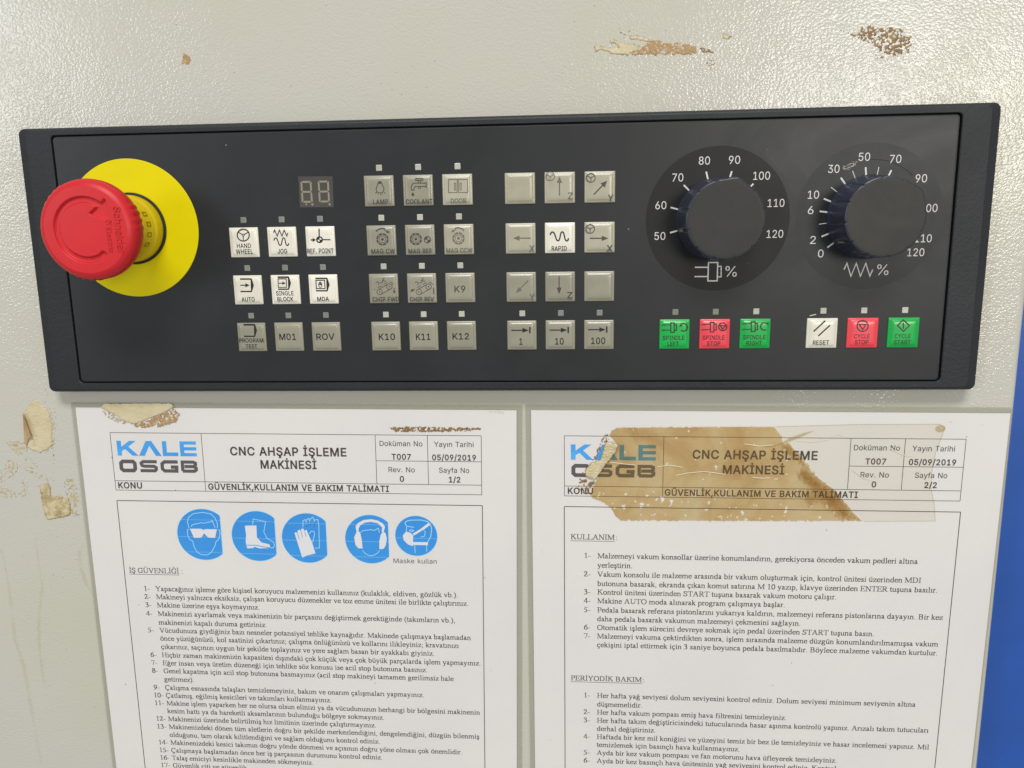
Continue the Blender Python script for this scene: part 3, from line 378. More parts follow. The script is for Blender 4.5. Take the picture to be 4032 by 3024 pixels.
    g['Ü'] = (722, g['U'][1] + [dot(270, 800), dot(460, 800)]); g['İ'] = (333, g['I'][1] + [dot(172, 800)])
    g['0'] = (500, [(K_, A_(250, 330, 180, 325, 0, 360, 18))])
    g['1'] = (500, [st(260, 0, 676), sf(140, 390, b), (T_, [(120, 580), (240, 640)])])
    g['2'] = (500, [(K_, [(60, 500), (110, 610), (220, 655), (330, 620), (375, 520), (330, 390), (90, 60)]), (K_, [(60, 30), (430, 30)]), (T_, [(430, 40), (460, 140)])])
    g['3'] = (500, [(K_, [(75, 560), (150, 640), (250, 655), (340, 610), (355, 510), (290, 400), (180, 350)]), (K_, [(230, 350), (350, 310), (395, 220), (370, 100), (270, 25), (150, 15), (60, 55)])])
    g['4'] = (500, [st(340, 0, 676), (T_, [(330, 640), (30, 190)]), (T_, [(20, 180), (470, 180)])])
    g['5'] = (500, [(K_, [(170, 630), (430, 640)]), (T_, [(170, 640), (100, 410)]), (K_, [(100, 410), (230, 395), (340, 330), (385, 220), (350, 100), (240, 25), (120, 15), (50, 50)])])
    g['6'] = (500, [(K_, [(420, 655), (240, 570), (120, 430), (75, 250)]), (K_, A_(255, 210, 180, 198, 0, 360, 15))])
    g['7'] = (500, [(K_, [(60, 630), (440, 630)]), (T_, [(55, 620), (40, 520)]), (T_, [(435, 630), (230, 10)])])
    g['8'] = (500, [(K_, A_(250, 510, 145, 145, 0, 360, 13)), (K_, A_(250, 180, 180, 168, 0, 360, 15))])
    g['9'] = (500, [(K_, A_(245, 450, 180, 200, 0, 360, 15)), (K_, [(420, 430), (370, 220), (250, 90), (80, 5)])])
    g['.'] = (250, [(K_, [(120, 20), (120, 50)])]); g[','] = (250, [(K_, [(120, 20), (120, 50)]), (T_, [(145, 20), (90, -110)])])
    g[':'] = (278, [(K_, [(135, 20), (135, 50)]), (K_, [(135, 370), (135, 400)])]); g[';'] = (278, g[','][1] + [(K_, [(135, 370), (135, 400)])])
    g['-'] = (333, [(K_, [(60, 225), (265, 225)])])
    g['('] = (333, [(T_, [(290, 670), (170, 520)]), (K_, [(150, 520), (105, 330), (105, 140), (150, -10)]), (T_, [(165, -10), (290, -170)])])
    g[')'] = (333, [(T_, [(40, 670), (160, 520)]), (K_, [(180, 520), (225, 330), (225, 140), (180, -10)]), (T_, [(165, -10), (40, -170)])])
    return g
SERIF = serif_glyphs(); _sc = {}
def hull(P):
    P = sorted(set((round(x, 1), round(y, 1)) for x, y in P)); cr = lambda o, a, b: (a[0] - o[0]) * (b[1] - o[1]) - (a[1] - o[1]) * (b[0] - o[0])
    lo = []
    for p in P:
        while len(lo) > 1 and cr(lo[-2], lo[-1], p) <= 0: lo.pop()
        lo.append(p)
    hi = []
    for p in reversed(P):
        while len(hi) > 1 and cr(hi[-2], hi[-1], p) <= 0: hi.pop()
        hi.append(p)
    return lo[:-1] + hi[:-1]
def sglyph(ch):
    if ch not in _sc:
        w0, strokes = SERIF[ch]; polys = []
        for (pw, ph), pts in strokes:
            for a, b in zip(pts, pts[1:]):
                polys.append(hull([(q[0] + i * pw / 2, q[1] + j * ph / 2) for q in (a, b) for i in (-1, 1) for j in (-1, 1)]))
        _sc[ch] = (w0, polys)
    return _sc[ch]
def serif(mb, s, x, y, size, z, xf, wscale=1.0):
    k = size / 1000
    for ch in s:
        if ch == ' ': x += 250 * k * wscale; continue
        w0, polys = sglyph(ch)
        for i, P in enumerate(polys):
            zz = z + mb.lift()
            Q = [xf(x + px * k * wscale, y - py * k) for px, py in P]
            mb.add([(q[0], q[1], zz) for q in Q], [list(range(len(Q)))])
        x += w0 * k * wscale
    return x

# ------------------------------------------------------------------ wall of the machine and the blue cabinet behind its edge
def wall():
    xs = [-330, -214, 150, 208.5]; mb = MB((0, 0, WALL)); top, bot = 330, -420
    # flat sheet, then the rounded bend at its right edge going back
    prof = [(-420, 0), (208.4, 0)] + [(208.6, 0)] + [(208.6 + 3.4 * math.sin(math.radians(a)), -3.4 + 3.4 * math.cos(math.radians(a))) for a in (15, 30, 45, 60, 75, 90)] + [(212.0, -60)]
    pts = [(px + (.3 + (-10 - py) * .0085 if px > 200 else 0), py, WALL + pz) for px, pz in prof for py in (bot, top)]
    f = [[i * 2, (i + 1) * 2, (i + 1) * 2 + 1, i * 2 + 1] for i in range(len(prof) - 1)]
    mb.add(pts, f)
    o = mb.build('wall', MT['wall'], smooth=True); o['kind'] = 'structure'
    mb = MB((300, -60, WALL - 30)); z = WALL - 22
    mb.add([(195, -420, z), (520, -420, z), (520, 330, z), (195, 330, z), (195, -420, z - 60), (520, -420, z - 60), (520, 330, z - 60), (195, 330, z - 60)],
           [[0, 1, 2, 3], [4, 7, 6, 5], [0, 3, 7, 4], [1, 5, 6, 2], [0, 4, 5, 1], [3, 2, 6, 7]])
    o = mb.build('blue_cabinet', MT['blue']); tag(o, 'bright blue enamelled cabinet side standing behind the right edge of the grey wall', 'cabinet')
wall()

# ------------------------------------------------------------------ control panel
panel = thing('control_panel', 'long dark grey control panel with keys, two black dials and a red emergency stop', 'control panel', (-5, 22, WALL))
def rrect(x0, y0, x1, y1, r, n=5):
    P = []
    for cx, cy, a in ((x1 - r, y1 - r, 0), (x0 + r, y1 - r, 90), (x0 + r, y0 + r, 180), (x1 - r, y0 + r, 270)):
        for i in range(n + 1):
            t = math.radians(a + 90 * i / n); P.append((cx + r * math.cos(t), cy + r * math.sin(t)))
    return P
def warp(P, Q):
    # rounded unit rectangle 0..1 mapped on the four measured corners tl tr br bl
    tl, tr, br, bl = Q
    o = []
    for x, y in P:
        o.append(tuple((bl[k] * (1 - x) + br[k] * x) * (1 - y) + (tl[k] * (1 - x) + tr[k] * x) * y for k in (0, 1)))
    return o
def ring(Q, ins_x, ins_y, r, n=5):
    tl, tr, br, bl = Q; W = tr[0] - tl[0]; H = tl[1] - bl[1]
    P = rrect(ins_x, ins_y, W - ins_x, H - ins_y, r, n)
    return warp([(x / W, y / H) for x, y in P], Q)
OUT = [(-203.0, 77.5), (190.9, 78.6), (191.6, -34.2), (-204.3, -34.1)]
INN = [(-188.5, 74.3), (176.1, 74.9), (176.8, -30.3), (-189.2, -29.8)]
def loft(mb, rings, close_first=False, close_last=True):
    n = len(rings[0][0]); b = []
    pts = [(x, y, z) for P, z in rings for x, y in P]
    f = []
    for i in range(len(rings) - 1):
        for j in range(n):
            k = (j + 1) % n; f.append([i * n + j, i * n + k, (i + 1) * n + k, (i + 1) * n + j])
    if close_last: f.append([(len(rings) - 1) * n + j for j in range(n)])
    mb.add(pts, f)
def build_bezel():
    mb = MB((-5, 22, WALL))
    R = [(ring(OUT, 0.0, 0.0, 2.6), WALL), (ring(OUT, -0.0, -0.0, 2.6), -1.9), (ring(OUT, 0.35, 0.3, 2.4), -1.1), (ring(OUT, 3.2, 0.9, 2.2), -0.25), (ring(OUT, 4.0, 1.5, 2.0), 0.0),
         (ring(INN, -0.45, -0.35, 1.9), 0.0), (ring(INN, -0.1, -0.1, 1.8), -0.25), (ring(INN, -0.02, -0.02, 1.8), -2.6)]
    loft(mb, R, close_last=False)
    o = mb.build('bezel', MT['bezel'], panel, smooth=False, label='grained dark grey frame around the smooth front plate')
    mb = MB((-5, 22, -2)); mb.add([(-192, -33, -2.4), (180, -33, -2.4), (180, 77.2, -2.4), (-192, 77.2, -2.4)], [[0, 1, 2, 3]])
    mb.build('gap_floor', MT['groove'], panel)
    mb = MB((-5, 22, -1))
    R = [(ring(INN, 0.75, 0.42, 1.5), -2.5), (ring(INN, 0.78, 0.45, 1.5), -0.35), (ring(INN, 1.0, 0.65, 1.4), -0.06), (ring(INN, 1.5, 1.0, 1.3), 0.0)]
    loft(mb, R)
    return mb.build('front_plate', MT['face'], panel)
plate = build_bezel()

